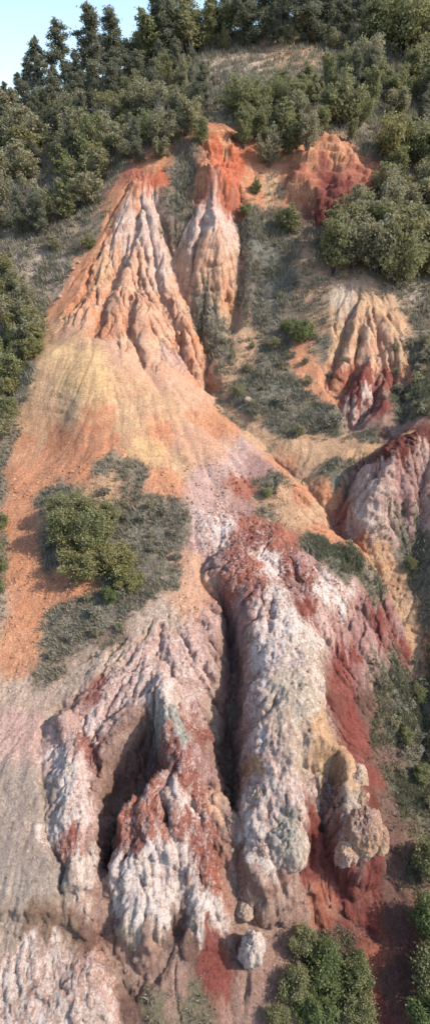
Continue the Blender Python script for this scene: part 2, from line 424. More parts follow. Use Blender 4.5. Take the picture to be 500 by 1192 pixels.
rills([(380, 680), (450, 690), (480, 740), (430, 800), (400, 830)], 30, 18, 0.35, 0.3, 0.3, 6)
rills([(225, 600), (300, 600), (390, 680), (385, 800), (395, 880), (300, 960), (285, 820), (270, 690)], 70, 14, 0.3, 0.28, 0.34, 7)
rills([(120, 750), (250, 680), (250, 860), (262, 1060), (130, 1090), (60, 1030), (60, 850)], 110, 14, 0.28, 0.28, 0.34, 8)
rills([(0, 700), (60, 780), (140, 730), (60, 1000), (0, 1040)], 34, 20, 0.3, 0.3, 0.08, 9)
rills([(0, 1085), (110, 1090), (130, 1190), (0, 1192)], 26, 10, 0.25, 0.24, 0.12, 10)
rills([(350, 985), (450, 985), (450, 1100), (380, 1080)], 16, 12, 0.28, 0.24, 0.14, 11)
rills([(300, 500), (400, 590), (440, 640), (380, 620), (310, 560)], 30, 14, 0.4, 0.4, 0.32, 12)

Z -= RC
# ------------------------------------------------------------------ rain: droplets cut the finer channels
def erode(Z, n=90000, steps=70):
    x0, x1, y0, y1, cs = -30.0, 34.0, 8.0, 92.0, 0.16
    gx = np.arange(x0, x1, cs); gy = np.arange(y0, y1, cs)
    H = sample(Z, *[a.astype(float) for a in np.meshgrid(gx, gy)]).astype(np.float64)
    H0 = H.copy(); ny, nx = H.shape
    rg = np.random.default_rng(4)
    for batch in range(3):
        px = rg.random(n) * (nx - 3) + 1; py = rg.random(n) * (ny - 3) + 1
        vx = np.zeros(n); vy = np.zeros(n); sed = np.zeros(n); spd = np.ones(n)
        for s in range(steps):
            i = py.astype(int); j = px.astype(int); fy = py - i; fx_ = px - j
            h00 = H[i, j]; h01 = H[i, j + 1]; h10 = H[i + 1, j]; h11 = H[i + 1, j + 1]
            gxx = (h01 - h00) * (1 - fy) + (h11 - h10) * fy; gyy = (h10 - h00) * (1 - fx_) + (h11 - h01) * fx_
            h = h00 * (1 - fx_) * (1 - fy) + h01 * fx_ * (1 - fy) + h10 * (1 - fx_) * fy + h11 * fx_ * fy
            vx = vx * 0.35 - gxx; vy = vy * 0.35 - gyy
            L = np.sqrt(vx * vx + vy * vy) + 1e-6; vx /= L; vy /= L
            qx = np.clip(px + vx, 1, nx - 3); qy = np.clip(py + vy, 1, ny - 3)
            i2 = qy.astype(int); j2 = qx.astype(int); f2 = qy - i2; g2 = qx - j2
            h2 = H[i2, j2] * (1 - g2) * (1 - f2) + H[i2, j2 + 1] * g2 * (1 - f2) + H[i2 + 1, j2] * (1 - g2) * f2 + H[i2 + 1, j2 + 1] * g2 * f2
            dh = h2 - h
            cap = np.clip(-dh, 0.004, 0.5) * 0.22 * np.minimum(1, s / 12)
            dep = np.where(dh > 0, np.minimum(sed, dh), np.where(sed > cap, (sed - cap) * 0.25, 0))
            ero = np.where((dh <= 0) & (sed <= cap), np.minimum((cap - sed) * 0.22, -dh * 0.6), 0)
            am = dep - ero
            sed -= am
            np.add.at(H, (i, j), am * (1 - fx_) * (1 - fy)); np.add.at(H, (i, j + 1), am * fx_ * (1 - fy))
            np.add.at(H, (i + 1, j), am * (1 - fx_) * fy); np.add.at(H, (i + 1, j + 1), am * fx_ * fy)
            px, py = qx, qy
    dH = np.clip(H - H0, -0.9, 0.35)
    dH = (np.pad(dH, 1, mode='edge')[:-2, 1:-1] + np.pad(dH, 1, mode='edge')[2:, 1:-1] + 2 * dH) / 4
    e = np.minimum.reduce([np.arange(nx)[None, :] * np.ones((ny, 1)), (nx - 1 - np.arange(nx))[None, :] * np.ones((ny, 1)), np.arange(ny)[:, None] * np.ones((1, nx)), (ny - 1 - np.arange(ny))[:, None] * np.ones((1, nx))])
    dH *= np.clip(e / 20, 0, 1)
    u = np.clip((X - x0) / cs, 0, nx - 1.001); v = np.clip((Y - y0) / cs, 0, ny - 1.001)
    i = v.astype(int); j = u.astype(int); fi = v - i; fj = u - j
    i1 = np.minimum(i + 1, ny - 1); j1 = np.minimum(j + 1, nx - 1)
    return dH[i, j] * (1 - fi) * (1 - fj) + dH[i1, j] * fi * (1 - fj) + dH[i, j1] * (1 - fi) * fj + dH[i1, j1] * fi * fj
DH = erode(Z)
cliffm = blur(np.maximum(softmask([(328, 170), (325, 232), (350, 245), (372, 268), (400, 260), (445, 232), (442, 170)]), softmask([(234, 158), (228, 240), (284, 240), (284, 158)])).astype(np.float32), 5)
Z += DH * (0.5 + 0.3 * flute + 0.2 * crust) * (1 - 0.8 * cliffm)
stp = 1.05
zz = (Z + fbm(X / 3, Y / 3, 3, 0.5, 61) * 0.9) / stp
Z += cliffm * ((np.floor(zz) + sst(0.15, 0.75, zz - np.floor(zz))) - zz) * stp * 0.85
Z += cliffm * fbm(X / 2.2, Y / 2.2, 3, 0.5, 62) * 0.5

# ------------------------------------------------------------------ earth colours (control points: photo pixel, colour, crust, grass)
PAL = {'O': (214, 150, 112), 'OB': (206, 116, 84), 'S': (220, 170, 138), 'SP': (206, 168, 150), 'PY': (230, 186, 136), 'PK': (222, 188, 168), 'PW': (214, 174, 156), 'W': (210, 180, 160),
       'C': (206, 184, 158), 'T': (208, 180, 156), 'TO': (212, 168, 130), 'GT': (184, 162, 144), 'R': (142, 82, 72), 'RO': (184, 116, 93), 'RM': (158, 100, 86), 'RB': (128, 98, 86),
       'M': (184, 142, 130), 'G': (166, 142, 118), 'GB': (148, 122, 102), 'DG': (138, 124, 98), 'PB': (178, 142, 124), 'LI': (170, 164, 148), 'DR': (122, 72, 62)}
CP_ = """20,140,G,0,.7 80,140,G,0,.7 160,110,G,0,.6 60,200,G,0,.7 20,260,G,0,.7 110,265,G,0,.6 60,315,GT,0,.6 110,210,G,0,.6 25,370,DG,0,.8
20,450,DG,0,.8 10,520,G,0,.6 190,140,G,0,.6 240,100,GB,0,.5 290,75,T,0,.35 330,65,TO,0,.3 350,95,G,0,.5 265,130,GB,0,.4 300,105,G,0,.5 420,100,G,0,.6 470,90,G,0,.6 400,40,DG,0,.7 250,40,DG,0,.7 480,20,DG,0,.7
490,200,G,0,.5 470,280,DG,0,.7 490,330,GT,0,.5 430,150,G,0,.6
255,175,OB,0,0 262,200,OB,0,0 255,160,O,0,.05 248,215,RO,0,0 265,225,RO,0,0 270,180,OB,0,0 240,225,RO,0,0 245,192,O,0,0
185,190,O,0,.05 165,205,RO,0,.05 190,205,OB,0,.1 150,225,O,0,0 205,205,G,0,.7 205,240,G,0,.7 200,270,GB,0,.5 215,190,GB,0,.6
240,250,PK,.3,0 255,260,PK,.4,0 225,270,PK,.3,0 268,265,PK,.2,0 240,290,S,.1,0 255,310,S,0,0 265,300,S,0,0 262,340,O,0,0 215,290,S,.1,0 258,350,TO,0,0 232,310,S,0,0
170,240,PK,.4,0 175,265,PK,.4,0 160,255,PK,.3,0 145,280,PK,.1,0 180,290,PK,.1,0 160,310,S,.1,0 140,320,S,.1,0 190,320,PK,.1,0 120,310,TO,0,0 125,270,O,0,0 135,250,O,0,.05 105,320,O,0,0 85,350,O,0,.03 60,385,TO,0,.05 205,335,S,.1,0
180,350,S,0,0 155,360,S,0,0 125,360,S,0,0 120,380,O,0,0 95,380,S,0,0 195,380,S,0,0 165,390,S,0,0 215,390,O,0,0 225,420,S,.1,0 205,420,SP,.1,0 190,430,S,0,0 230,440,O,.1,0 150,410,S,0,0
235,350,G,0,.7 255,385,G,0,.7 265,410,G,0,.6 250,365,G,0,.7 275,390,TO,0,.2 285,410,TO,0,.2 265,440,TO,0,.3
95,395,TO,0,0 70,415,PY,0,0 90,430,PY,0,0 75,440,PY,0,0 110,450,PY,0,0 60,450,TO,0,0 50,470,TO,0,.05 80,480,TO,0,0 110,490,O,0,0 60,520,O,0,0 40,510,TO,0,.1 120,520,O,0,0 150,460,TO,0,0 150,500,TO,0,0 170,520,PY,0,0 190,470,TO,0,0 190,500,O,0,0 210,540,TO,.05,0 190,560,O,0,0 100,545,O,0,0 130,560,TO,0,.2 215,460,S,.1,0 240,490,O,0,0 215,510,S,0,0 235,530,S,.1,0 260,500,O,0,0 250,515,S,.1,0
280,520,PW,.4,0 240,560,PW,.4,0 270,545,PW,.5,0 300,545,M,.4,0 255,580,PW,.4,0 280,570,RO,.4,0 290,590,M,.4,0 320,600,TO,0,.1
125,540,G,0,.6 150,555,G,0,.6 30,550,O,0,.02 45,560,O,0,.05 45,600,TO,0,.2 25,600,O,0,.03 25,650,O,0,.02 35,700,O,0,.05 30,740,TO,0,.1 10,570,G,0,.6 5,650,DG,0,.8 60,690,O,0,.1 85,680,O,0,.15 10,700,GT,0,.3 10,760,TO,0,.1
60,580,G,0,.8 60,640,G,0,.7 100,640,DG,0,.8 180,600,G,0,.8 200,630,G,0,.8 150,690,G,0,.8 110,720,G,0,.8 65,730,G,0,.7 50,780,G,0,.5 160,650,G,0,.8 210,610,G,0,.7 190,670,G,0,.7 130,740,GB,0,.5
290,260,DG,0,.9 300,310,DG,0,.9 330,330,G,0,.85 320,290,DG,0,.85 310,340,DG,0,.9 300,280,DG,0,.9 325,350,DG,0,.9 310,370,G,0,.7 290,330,G,0,.6 340,360,GB,0,.5 295,215,O,0,.15 315,225,TO,0,.3 330,260,GB,0,.5 360,330,TO,0,.3 350,410,O,0,.05 362,435,O,0,.1 320,410,DG,0,.8 300,440,DG,0,.8 340,450,DG,0,.85 380,480,DG,0,.8 290,470,DG,0,.8 330,500,DG,0,.8 380,400,G,0,.6 375,370,TO,0,.3 400,540,DG,0,.7 430,510,G,0,.6 410,525,TO,0,.1 460,500,PB,0,.1 385,525,TO,0,.1 390,555,DG,0,.8 345,520,TO,0,.15
350,200,RO,0,0 380,200,R,0,0 410,200,RO,0,0 345,215,O,0,.05 380,235,R,0,0 375,250,DR,0,0 400,235,R,0,.05 355,185,O,0,.1 400,180,O,0,.1 365,300,TO,0,.4 370,270,GB,0,.5 430,205,RO,0,.1
400,355,T,0,.05 425,360,TO,0,0 410,390,TO,0,0 435,390,S,0,0 395,410,TO,0,0 415,420,S,.05,0 445,420,S,.05,0 400,440,RO,.1,0 425,445,R,.1,0 455,440,R,.1,0 465,405,TO,0,0 468,420,S,0,0 458,380,TO,0,.1 388,465,O,0,.05 392,390,TO,0,.05 410,460,R,.1,0 470,425,O,0,0 425,470,PK,.5,0 415,485,SP,.4,0 440,475,R,0,0
480,410,G,0,.7 485,450,DG,0,.85 490,380,G,0,.6 475,480,DG,0,.8 480,505,DR,0,0 470,517,DR,.05,0 500,514,DR,0,0 445,527,DR,.05,0 425,540,RB,.1,0 450,510,RB,0,.05 495,520,SP,.2,0
440,545,SP,.35,0 470,550,M,.35,0 425,570,PK,.4,0 450,580,SP,.35,0 480,580,M,.3,0 420,600,PK,.3,0 450,620,SP,.1,.4 480,630,DG,.1,.5 440,600,PK,.4,.1 490,600,SP,.2,.2 408,560,SP,.2,0
300,510,TO,0,.1 330,540,O,0,.05 360,545,TO,0,.1 350,575,O,0,0 370,590,TO,0,.05 385,575,O,0,.05 330,575,TO,0,.1 395,600,RO,0,.05 310,565,DG,0,.7 315,600,G,0,.5 345,600,TO,0,.1 380,620,O,0,.1 300,585,TO,0,.2
370,640,DG,0,.7 400,660,DG,0,.75 430,670,G,0,.6 440,650,TO,0,.2 420,630,O,0,.1 455,680,TO,0,.1 470,700,TO,0,.1 480,740,TO,0,.2 470,640,DG,0,.7 490,680,DG,0,.8 490,720,DG,0,.8 460,610,G,.1,.5
235,600,PW,.7,0 260,610,PW,.8,0 290,610,RO,.5,0 280,630,RM,.55,0 250,625,PW,.7,0 310,625,RM,.55,0 330,630,RO,.4,0 240,635,M,.6,0
270,655,RM,.55,0 290,665,RO,.55,0 275,690,RO,.55,0 300,690,RM,.55,0 300,720,PW,.7,0 315,660,PW,.8,0 320,690,W,.8,0 340,650,RM,.55,0 350,670,RM,.55,0 360,655,M,.5,0 370,690,W,.8,0 365,665,RM,.55,0 355,700,R,.2,0 385,690,W,.9,0 400,685,PW,.7,0 375,670,W,.8,0 345,690,M,.4,0
330,730,W,.8,0 345,740,C,.7,0 310,750,PW,.8,0 340,770,W,.7,0 335,800,C,.55,0 350,820,C,.6,0 330,840,T,.5,0 360,780,C,.6,0 370,800,W,.7,0 365,740,W,.7,0 375,720,PW,.5,0 375,850,TO,.4,0 345,870,T,.5,0 320,870,PW,.6,0 310,900,PW,.7,0 300,930,W,.7,0 370,890,TO,.3,0 310,850,PW,.8,0 300,800,PW,.7,0 300,880,TO,.4,0
380,880,TO,.3,0 405,905,TO,.3,0 415,945,T,.4,0 425,965,C,.5,0 410,990,W,.8,0 380,930,PB,.6,.0 365,910,PB,.6,0 320,960,PW,.7,0 330,975,LI,.4,.1 310,990,W,.8,0 345,950,PW,.7,0 325,1010,W,.8,0 295,960,W,.8,0
420,710,M,.2,0 440,720,R,.1,0 460,730,M,.1,0 400,740,M,.2,0 430,750,M,.1,.03 410,770,R,.1,0 395,770,R,0,0 400,800,R,0,0 390,825,DR,.05,0 410,830,R,0,0 430,790,M,.05,.3 415,860,R,0,0 425,900,R,0,0 435,930,DR,0,0 440,820,GB,0,.4 425,830,RB,0,.1 465,750,R,.05,.1
450,790,DG,0,.7 470,800,DG,0,.85 490,820,DG,0,.85 460,850,DG,0,.8 480,870,DG,0,.85 470,920,DG,0,.8 490,930,DG,0,.6 450,880,RB,0,.4 450,940,RB,0,.2 460,990,RB,0,.1 450,1030,RB,0,.1 465,1080,RB,0,.1 460,1150,RB,0,.1 480,1000,GB,0,.3
380,1010,R,0,0 400,1030,R,0,0 430,1020,R,0,0 380,1060,RO,0,0 410,1070,R,0,0 430,1080,R,0,.03 370,985,R,0,0 350,1060,PB,0,0 355,1020,R,.05,0 330,1060,PB,0,0 340,1040,PB,0,0 310,1080,PB,0,.03 300,1130,PB,0,.03 320,1150,PB,0,.1 285,1170,PB,0,.05 430,1120,RO,0,.1 440,1170,R,0,.1 400,1110,RB,0,.4 380,1150,DG,0,.6 290,1040,PB,0,0
255,900,PB,.1,0 265,960,PB,0,0 275,1010,PB,0,0 250,950,S,.1,0 262,850,PB,.2,0 268,780,PB,.3,0 275,730,M,.4,0
235,680,S,.4,0 220,700,S,.4,0 240,730,PW,.5,0 215,740,PW,.6,0 230,780,PW,.5,0 240,830,T,.3,0 215,790,PW,.65,0 195,720,T,.4,0 180,750,PW,.6,0 200,760,PW,.6,0 165,730,T,.4,0 160,770,PW,.6,0 140,760,T,.4,0 225,650,S,.3,0 248,660,M,.5,0
120,770,T,.4,0 100,780,T,.2,0 60,810,T,.25,0 20,800,T,.2,0 20,850,PW,.25,0 50,850,PW,.35,0 20,920,GT,0,0 50,930,GT,0,0 10,990,GT,0,0 50,1000,GT,0,0 80,1030,GT,.05,0 20,1040,GT,0,0 75,830,PW,.4,0
90,830,PW,.5,0 110,810,RM,.55,0 70,870,PW,.7,0 75,910,W,.8,0 65,950,W,.8,0 90,940,PW,.75,0 100,900,PW,.7,0 85,980,RM,.55,0 95,1000,W,.75,0 90,1040,W,.6,0 105,870,RM,.55,0 130,830,PW,.6,0 110,840,PW,.7,0 140,800,PW,.6,0 105,960,PW,.6,0
190,800,W,.8,0 198,830,LI,.6,0 205,850,LI,.5,0 185,790,PW,.7,0 210,820,PW,.6,0 225,830,M,.6,0 200,870,RM,.55,0 205,890,RM,.55,0 215,900,RM,.55,0 230,880,M,.5,0 225,850,RM,.55,0
170,930,RO,.55,0 150,960,RO,.55,0 175,960,RO,.55,0 160,975,RM,.55,0 190,940,PW,.7,0 210,930,PW,.8,0 225,930,RM,.55,0 215,960,RM,.55,0 240,960,RM,.55,0 235,1000,RM,.55,0 220,985,RM,.55,0 245,1030,RO,.55,0
180,1000,PW,.85,0 150,1010,W,.85,0 170,1030,W,.85,0 195,1010,PW,.75,0 140,1040,W,.85,0 160,1065,W,.9,0 190,1050,W,.8,0 230,1050,W,.9,0 245,1070,W,.8,0 225,1080,W,.8,0 150,1090,C,.6,0 205,1080,RB,.2,0
245,1110,R,0,0 250,1140,R,0,0 235,1120,R,0,0 220,1110,RB,0,0 150,860,PB,.4,0 130,930,PB,.4,0 120,990,PB,.4,0 125,1050,PB,.4,0
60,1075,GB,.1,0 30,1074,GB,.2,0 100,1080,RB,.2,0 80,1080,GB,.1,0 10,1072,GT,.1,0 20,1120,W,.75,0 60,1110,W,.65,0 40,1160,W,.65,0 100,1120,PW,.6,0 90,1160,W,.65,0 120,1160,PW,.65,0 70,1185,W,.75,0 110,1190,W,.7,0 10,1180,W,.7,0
140,1110,PB,0,.05 170,1120,PB,0,.05 200,1130,PB,0,.1 180,1170,DG,0,.45 220,1175,DG,0,.45 150,1170,RB,0,.05 200,1160,PB,0,.2"""
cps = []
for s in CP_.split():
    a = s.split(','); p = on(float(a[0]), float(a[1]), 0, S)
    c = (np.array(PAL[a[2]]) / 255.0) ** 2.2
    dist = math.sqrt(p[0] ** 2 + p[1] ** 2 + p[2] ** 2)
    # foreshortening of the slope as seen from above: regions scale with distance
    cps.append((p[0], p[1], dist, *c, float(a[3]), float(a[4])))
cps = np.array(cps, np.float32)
cwx = (X + WX * 0.35 + fbm(X / 1.3, Y / 1.9, 5, 0.72, 21) * (0.5 + Y * 0.012) + fbm(X / 6, Y / 9, 2, 0.5, 26) * 0.5).astype(np.float32)
cwy = (Y + WY * 0.35 + fbm(X / 1.3, Y / 1.9, 5, 0.72, 22) * (0.7 + Y * 0.018) + fbm(X / 6, Y / 9, 2, 0.5, 27) * 0.5).astype(np.float32)
cwy += ((fbm(X / 0.45, Y / 7, 4, 0.65, 71) * 1.6 + fbm(X / 1.4, Y / 9, 2, 0.6, 72) * 1.2) * (0.35 + 1.3 * flute + 0.3 * crust)).astype(np.float32)
acc = np.zeros((5,) + Z.shape, np.float32); wsum = np.zeros(Z.shape, np.float32)
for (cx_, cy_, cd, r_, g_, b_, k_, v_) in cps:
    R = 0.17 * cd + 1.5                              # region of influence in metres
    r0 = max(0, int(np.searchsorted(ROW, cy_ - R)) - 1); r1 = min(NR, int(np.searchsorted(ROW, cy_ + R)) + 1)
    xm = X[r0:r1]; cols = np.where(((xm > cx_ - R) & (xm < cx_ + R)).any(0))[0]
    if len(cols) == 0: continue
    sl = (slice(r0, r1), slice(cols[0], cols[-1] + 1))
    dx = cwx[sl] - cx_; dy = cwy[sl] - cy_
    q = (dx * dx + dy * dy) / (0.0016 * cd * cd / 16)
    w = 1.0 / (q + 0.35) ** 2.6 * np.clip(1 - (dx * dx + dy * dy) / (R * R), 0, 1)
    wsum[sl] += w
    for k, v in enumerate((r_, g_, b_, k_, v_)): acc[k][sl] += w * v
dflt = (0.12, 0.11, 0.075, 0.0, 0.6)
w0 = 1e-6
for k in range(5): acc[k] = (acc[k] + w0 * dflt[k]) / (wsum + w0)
# trodden paths and dry washes
for ln, wd in (([(258, 472), (300, 505), (350, 521), (400, 530), (440, 521), (475, 503)], 0.45), ([(445, 645), (462, 690), (478, 730), (488, 790)], 0.6), ([(28, 520), (24, 580), (28, 640), (32, 700), (22, 770)], 1.3)):
    sl, dd, _, _, _ = polydist([on(px, py, 0, S) for px, py in ln], [], wd + 2, 0.5)
    f = 1 - sst(wd * 0.6, wd * 1.3, dd); c = (np.array(PAL['O' if wd > 0.8 else 'TO']) / 255) ** 2.2
    for k in range(3): acc[k][sl] = acc[k][sl] * (1 - f * 0.8) + c[k] * f * 0.8
    acc[4][sl] *= 1 - f * 0.95
# layered tint on steep faces: thin beds follow the height
gyr = np.gradient(Z, axis=0) / np.maximum(np.gradient(Y, axis=0), 1e-3)
gxr = np.gradient(Z, axis=1) / np.maximum(np.gradient(X, axis=1), 1e-3)
slope = np.sqrt(gxr ** 2 + gyr ** 2)
bed = fbm(Z / 0.9 + fbm(X / 7, Y / 7, 2, 0.5, 30) * 1.5, X / 22, 3, 0.6, 31)
bare = 1 - np.clip(acc[4] * 1.6, 0, 1)
bm = np.clip(bed * 1.6, -1, 1) * bare * np.clip(slope, 0.25, 1) * 0.28
acc[0] *= 1 + bm * 0.5; acc[1] *= 1 + bm * 1.0; acc[2] *= 1 + bm * 1.1
# dry runnels keep paler washed silt
silt = np.clip(DH / 0.25, 0, 1) * bare * 0.25
for k, v in enumerate((0.52, 0.40, 0.30)): acc[k] = acc[k] * (1 - silt) + v * silt
ALB = 0.68
VEG = np.clip(acc[4], 0, 1); CRU = np.clip(acc[3], 0, 1)
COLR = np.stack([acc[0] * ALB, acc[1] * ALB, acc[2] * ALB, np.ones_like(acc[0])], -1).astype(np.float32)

# ------------------------------------------------------------------ materials
def mat(name):
    m = bpy.data.materials.new(name); m.use_nodes = True
    nt = m.node_tree; nt.nodes.clear()
    out = nt.nodes.new('ShaderNodeOutputMaterial'); b = nt.nodes.new('ShaderNodeBsdfPrincipled')
    nt.links.new(b.outputs[0], out.inputs['Surface'])
    b.inputs['Roughness'].default_value = 0.95
    b.inputs['Specular IOR Level'].default_value = 0.15
    return m, nt, b
class NT:
    def __init__(s, nt): s.nt = nt
    def n(s, t, **k):
        o = s.nt.nodes.new(t)
        for a, v in k.items(): setattr(o, a, v)
        return o
    def l(s, a, b): s.nt.links.new(a, b)
    def math(s, op, a, b=None, clamp=False):
        o = s.n('ShaderNodeMath', operation=op); o.use_clamp = clamp
        for i, v in enumerate((a, b)):
            if v is None: continue
            if isinstance(v, (int, float)): o.inputs[i].default_value = v
            else: s.l(v, o.inputs[i])
        return o.outputs[0]
    def mix(s, f, a, b, bt='MIX'):
        o = s.n('ShaderNodeMix', data_type='RGBA', blend_type=bt)
        for i, v in ((0, f), (6, a), (7, b)):
            if isinstance(v, (int, float)): o.inputs[i].default_value = v
            elif isinstance(v, tuple): o.inputs[i].default_value = (*v, 1)
            else: s.l(v, o.inputs[i])
        return o.outputs[2]
    def noise(s, vec, scale, detail=4, rough=0.6, dist=0.0):
        o = s.n('ShaderNodeTexNoise'); o.inputs['Scale'].default_value = scale
        o.inputs['Detail'].default_value = detail; o.inputs['Roughness'].default_value = rough; o.inputs['Distortion'].default_value = dist
        s.l(vec, o.inputs['Vector']); return o.outputs['Fac']
    def ramp(s, fac, a, b):
        o = s.n('ShaderNodeMapRange'); o.interpolation_type = 'SMOOTHSTEP'
        s.l(fac, o.inputs[0]); o.inputs[1].default_value = a; o.inputs[2].default_value = b
        return o.outputs[0]

def earth_material():
    m, nt, b = mat('eroded_earth'); g = NT(nt)
    co = g.n('ShaderNodeTexCoord').outputs['Object']
    mp = g.n('ShaderNodeMapping'); mp.inputs['Scale'].default_value = (1.0, 0.45, 0.6); g.l(co, mp.inputs[0]); st = mp.outputs[0]
    col = g.n('ShaderNodeAttribute', attribute_name='Col').outputs['Color']
    cru = g.n('ShaderNodeAttribute', attribute_name='crust').outputs['Fac']
    veg = g.n('ShaderNodeAttribute', attribute_name='veg').outputs['Fac']
    n1 = g.noise(co, 0.9, 8, 0.72, 0.3); n2 = g.noise(co, 4.0, 6, 0.75, 0.2); n3 = g.noise(st, 3.2, 8, 0.78, 0.6); n4 = g.noise(co, 11, 3, 0.7)
    # brightness variation of the earth itself
    mp2 = g.n('ShaderNodeMapping'); mp2.inputs['Scale'].default_value = (4.0, 0.5, 0.5); g.l(co, mp2.inputs[0])
    n5 = g.noise(mp2.outputs[0], 1.0, 6, 0.7, 0.4)
    n1 = g.math('ADD', g.math('MULTIPLY', n1, 0.5), g.math('MULTIPLY', n5, 0.5))
    v = g.math('ADD', g.math('MULTIPLY', n1, 0.5), g.math('ADD', g.math('MULTIPLY', n2, 0.45), g.math('MULTIPLY', n4, 0.45)))
    val = g.math('ADD', g.math('MULTIPLY', v, 3.3), -1.22)
    hsv = g.n('ShaderNodeHueSaturation'); g.l(col, hsv.inputs['Color']); g.l(val, hsv.inputs['Value'])
    c = hsv.outputs[0]
    n6 = g.noise(co, 7.5, 8, 0.85, 0.3)
    spk = g.math('MULTIPLY', g.math('SUBTRACT', n6, 0.5), g.math('ADD', 1.3, g.math('MULTIPLY', cru, 1.4)))
    hs2 = g.n('ShaderNodeHueSaturation'); g.l(c, hs2.inputs['Color']); g.l(g.math('ADD', spk, 1.0), hs2.inputs['Value']); c = hs2.outputs[0]
    # iron stain and pale crust patches
    rs = g.ramp(g.noise(st, 2.2, 8, 0.75, 0.8), 0.50, 0.58)
    c = g.mix(g.math('MULTIPLY', rs, g.math('ADD', g.math('MULTIPLY', cru, 0.38), 0.05)), c, (0.27, 0.135, 0.10))
    wn_ = g.math('ADD', g.math('MULTIPLY', n3, 0.6), g.math('MULTIPLY', n6, 0.4))
    thr = g.math('SUBTRACT', 0.655, g.math('MULTIPLY', cru, 0.25))
    wf = g.math('MULTIPLY', g.math('SUBTRACT', wn_, thr), 22.0, True)
    c = g.mix(g.math('MULTIPLY', wf, g.math('MULTIPLY', cru, 1.0, True)), c, (0.72, 0.60, 0.52))
    # dark pits in the crust
    pit = g.ramp(g.noise(co, 5.5, 8, 0.82, 0.7), 0.55, 0.61)
    c = g.mix(g.math('MULTIPLY', pit, g.math('MULTIPLY', cru, 0.85, True)), c, (0.20, 0.118, 0.090))
    # litter and short growth on vegetated soil
    gf = g.ramp(g.math('ADD', g.noise(co, 5.0, 5, 0.75, 0.4), g.math('MULTIPLY', veg, 0.35)), 0.62, 0.80)
    c = g.mix(g.math('MULTIPLY', gf, g.math('MULTIPLY', veg, 1.1, True)), c, g.mix(n4, (0.125, 0.122, 0.085), (0.25, 0.225, 0.180)))
    g.l(c, b.inputs['Base Color'])
    bp = g.n('ShaderNodeBump'); bp.inputs['Strength'].default_value = 1.0; bp.inputs['Distance'].default_value = 0.2
    hgt = g.math('ADD', g.math('MULTIPLY', n2, 0.45), g.math('ADD', g.math('MULTIPLY', n6, 0.7), g.math('MULTIPLY', n3, 0.35)))
    g.l(hgt, bp.inputs['Height']); g.l(bp.outputs[0], b.inputs['Normal'])
    return m
EARTH = earth_material()

def leaf_material(name, c0, c1, c2, trans=0.25):
    m, nt, b = mat(name); g = NT(nt)
    geo = g.n('ShaderNodeNewGeometry'); oi = g.n('ShaderNodeObjectInfo')
    c = g.mix(geo.outputs['Random Per Island'], c0, c1)
    c = g.mix(g.math('MULTIPLY', oi.outputs['Random'], 0.75), c, c2)
    g.l(c, b.inputs['Base Color']); b.inputs['Roughness'].default_value = 0.65
    tr = g.n('ShaderNodeBsdfTranslucent'); g.l(c, tr.inputs['Color'])
    ms = g.n('ShaderNodeMixShader'); ms.inputs[0].default_value = trans
    out = [n for n in nt.nodes if n.type == 'OUTPUT_MATERIAL'][0]
    g.l(b.outputs[0], ms.inputs[1]); g.l(tr.outputs[0], ms.inputs[2]); g.l(ms.outputs[0], out.inputs['Surface'])
    return m
M_PINE = leaf_material('pine_needles', (0.120, 0.132, 0.086), (0.25, 0.25, 0.155), (0.215, 0.205, 0.14), 0.45)
M_SHRUB = leaf_material('shrub_leaves', (0.20, 0.192, 0.102), (0.41, 0.37, 0.205), (0.34, 0.305, 0.195), 0.45)
M_GREEN = leaf_material('green_leaves', (0.155, 0.168, 0.078), (0.34, 0.33, 0.15), (0.30, 0.275, 0.14), 0.45)
M_YELLOW = leaf_material('yellow_leaves', (0.19, 0.18, 0.075), (0.38, 0.33, 0.14), (0.26, 0.24, 0.12), 0.45)
M_BRIGHT = leaf_material('fresh_leaves', (0.120, 0.155, 0.055), (0.25, 0.285, 0.11), (0.18, 0.20, 0.085), 0.45)
M_TWIG = leaf_material('dry_twigs', (0.12, 0.108, 0.095), (0.25, 0.225, 0.205), (0.17, 0.16, 0.15), 0.1)
M_GRASS = leaf_material('dry_grass_blades', (0.155, 0.144, 0.090), (0.41, 0.365, 0.265), (0.30, 0.265, 0.19), 0.35)
M_LUSH = leaf_material('green_grass_blades', (0.125, 0.126, 0.070), (0.32, 0.30, 0.185), (0.22, 0.21, 0.13), 0.35)
def bark_material():
    m, nt, b = mat('bark'); g = NT(nt)
    co = g.n('ShaderNodeTexCoord').outputs['Object']
    c = g.mix(g.noise(co, 9, 5, 0.7), (0.06, 0.045, 0.035), (0.22, 0.18, 0.15)); g.l(c, b.inputs['Base Color'])
    return m
M_BARK = bark_material()

# ------------------------------------------------------------------ mesh helpers
def raw_mesh(name, V, F, material, smooth=False):
    V = np.asarray(V, np.float32); F = np.asarray(F, np.int32); k = F.shape[1]
    me = bpy.data.meshes.new(name)
    me.vertices.add(len(V)); me.vertices.foreach_set('co', V.ravel())
    me.loops.add(F.size); me.loops.foreach_set('vertex_index', F.ravel())
    me.polygons.add(len(F)); me.polygons.foreach_set('loop_start', np.arange(len(F), dtype=np.int32) * k)
    me.polygons.foreach_set('use_smooth', np.full(len(F), smooth, bool))
    me.update(calc_edges=True); me.materials.append(material)
    return me
def link(name, me, parent=None):
    o = bpy.data.objects.new(name, me); COL.objects.link(o); o.parent = parent
    return o
def tag(o, label=None, cat=None, group=None, kind=None):
    if label: o['label'] = label
    if cat: o['category'] = cat
    if group: o['group'] = group
    if kind: o['kind'] = kind
    return o

# ------------------------------------------------------------------ cut the land into its ground and its formations
ZW = Z + CAMZ
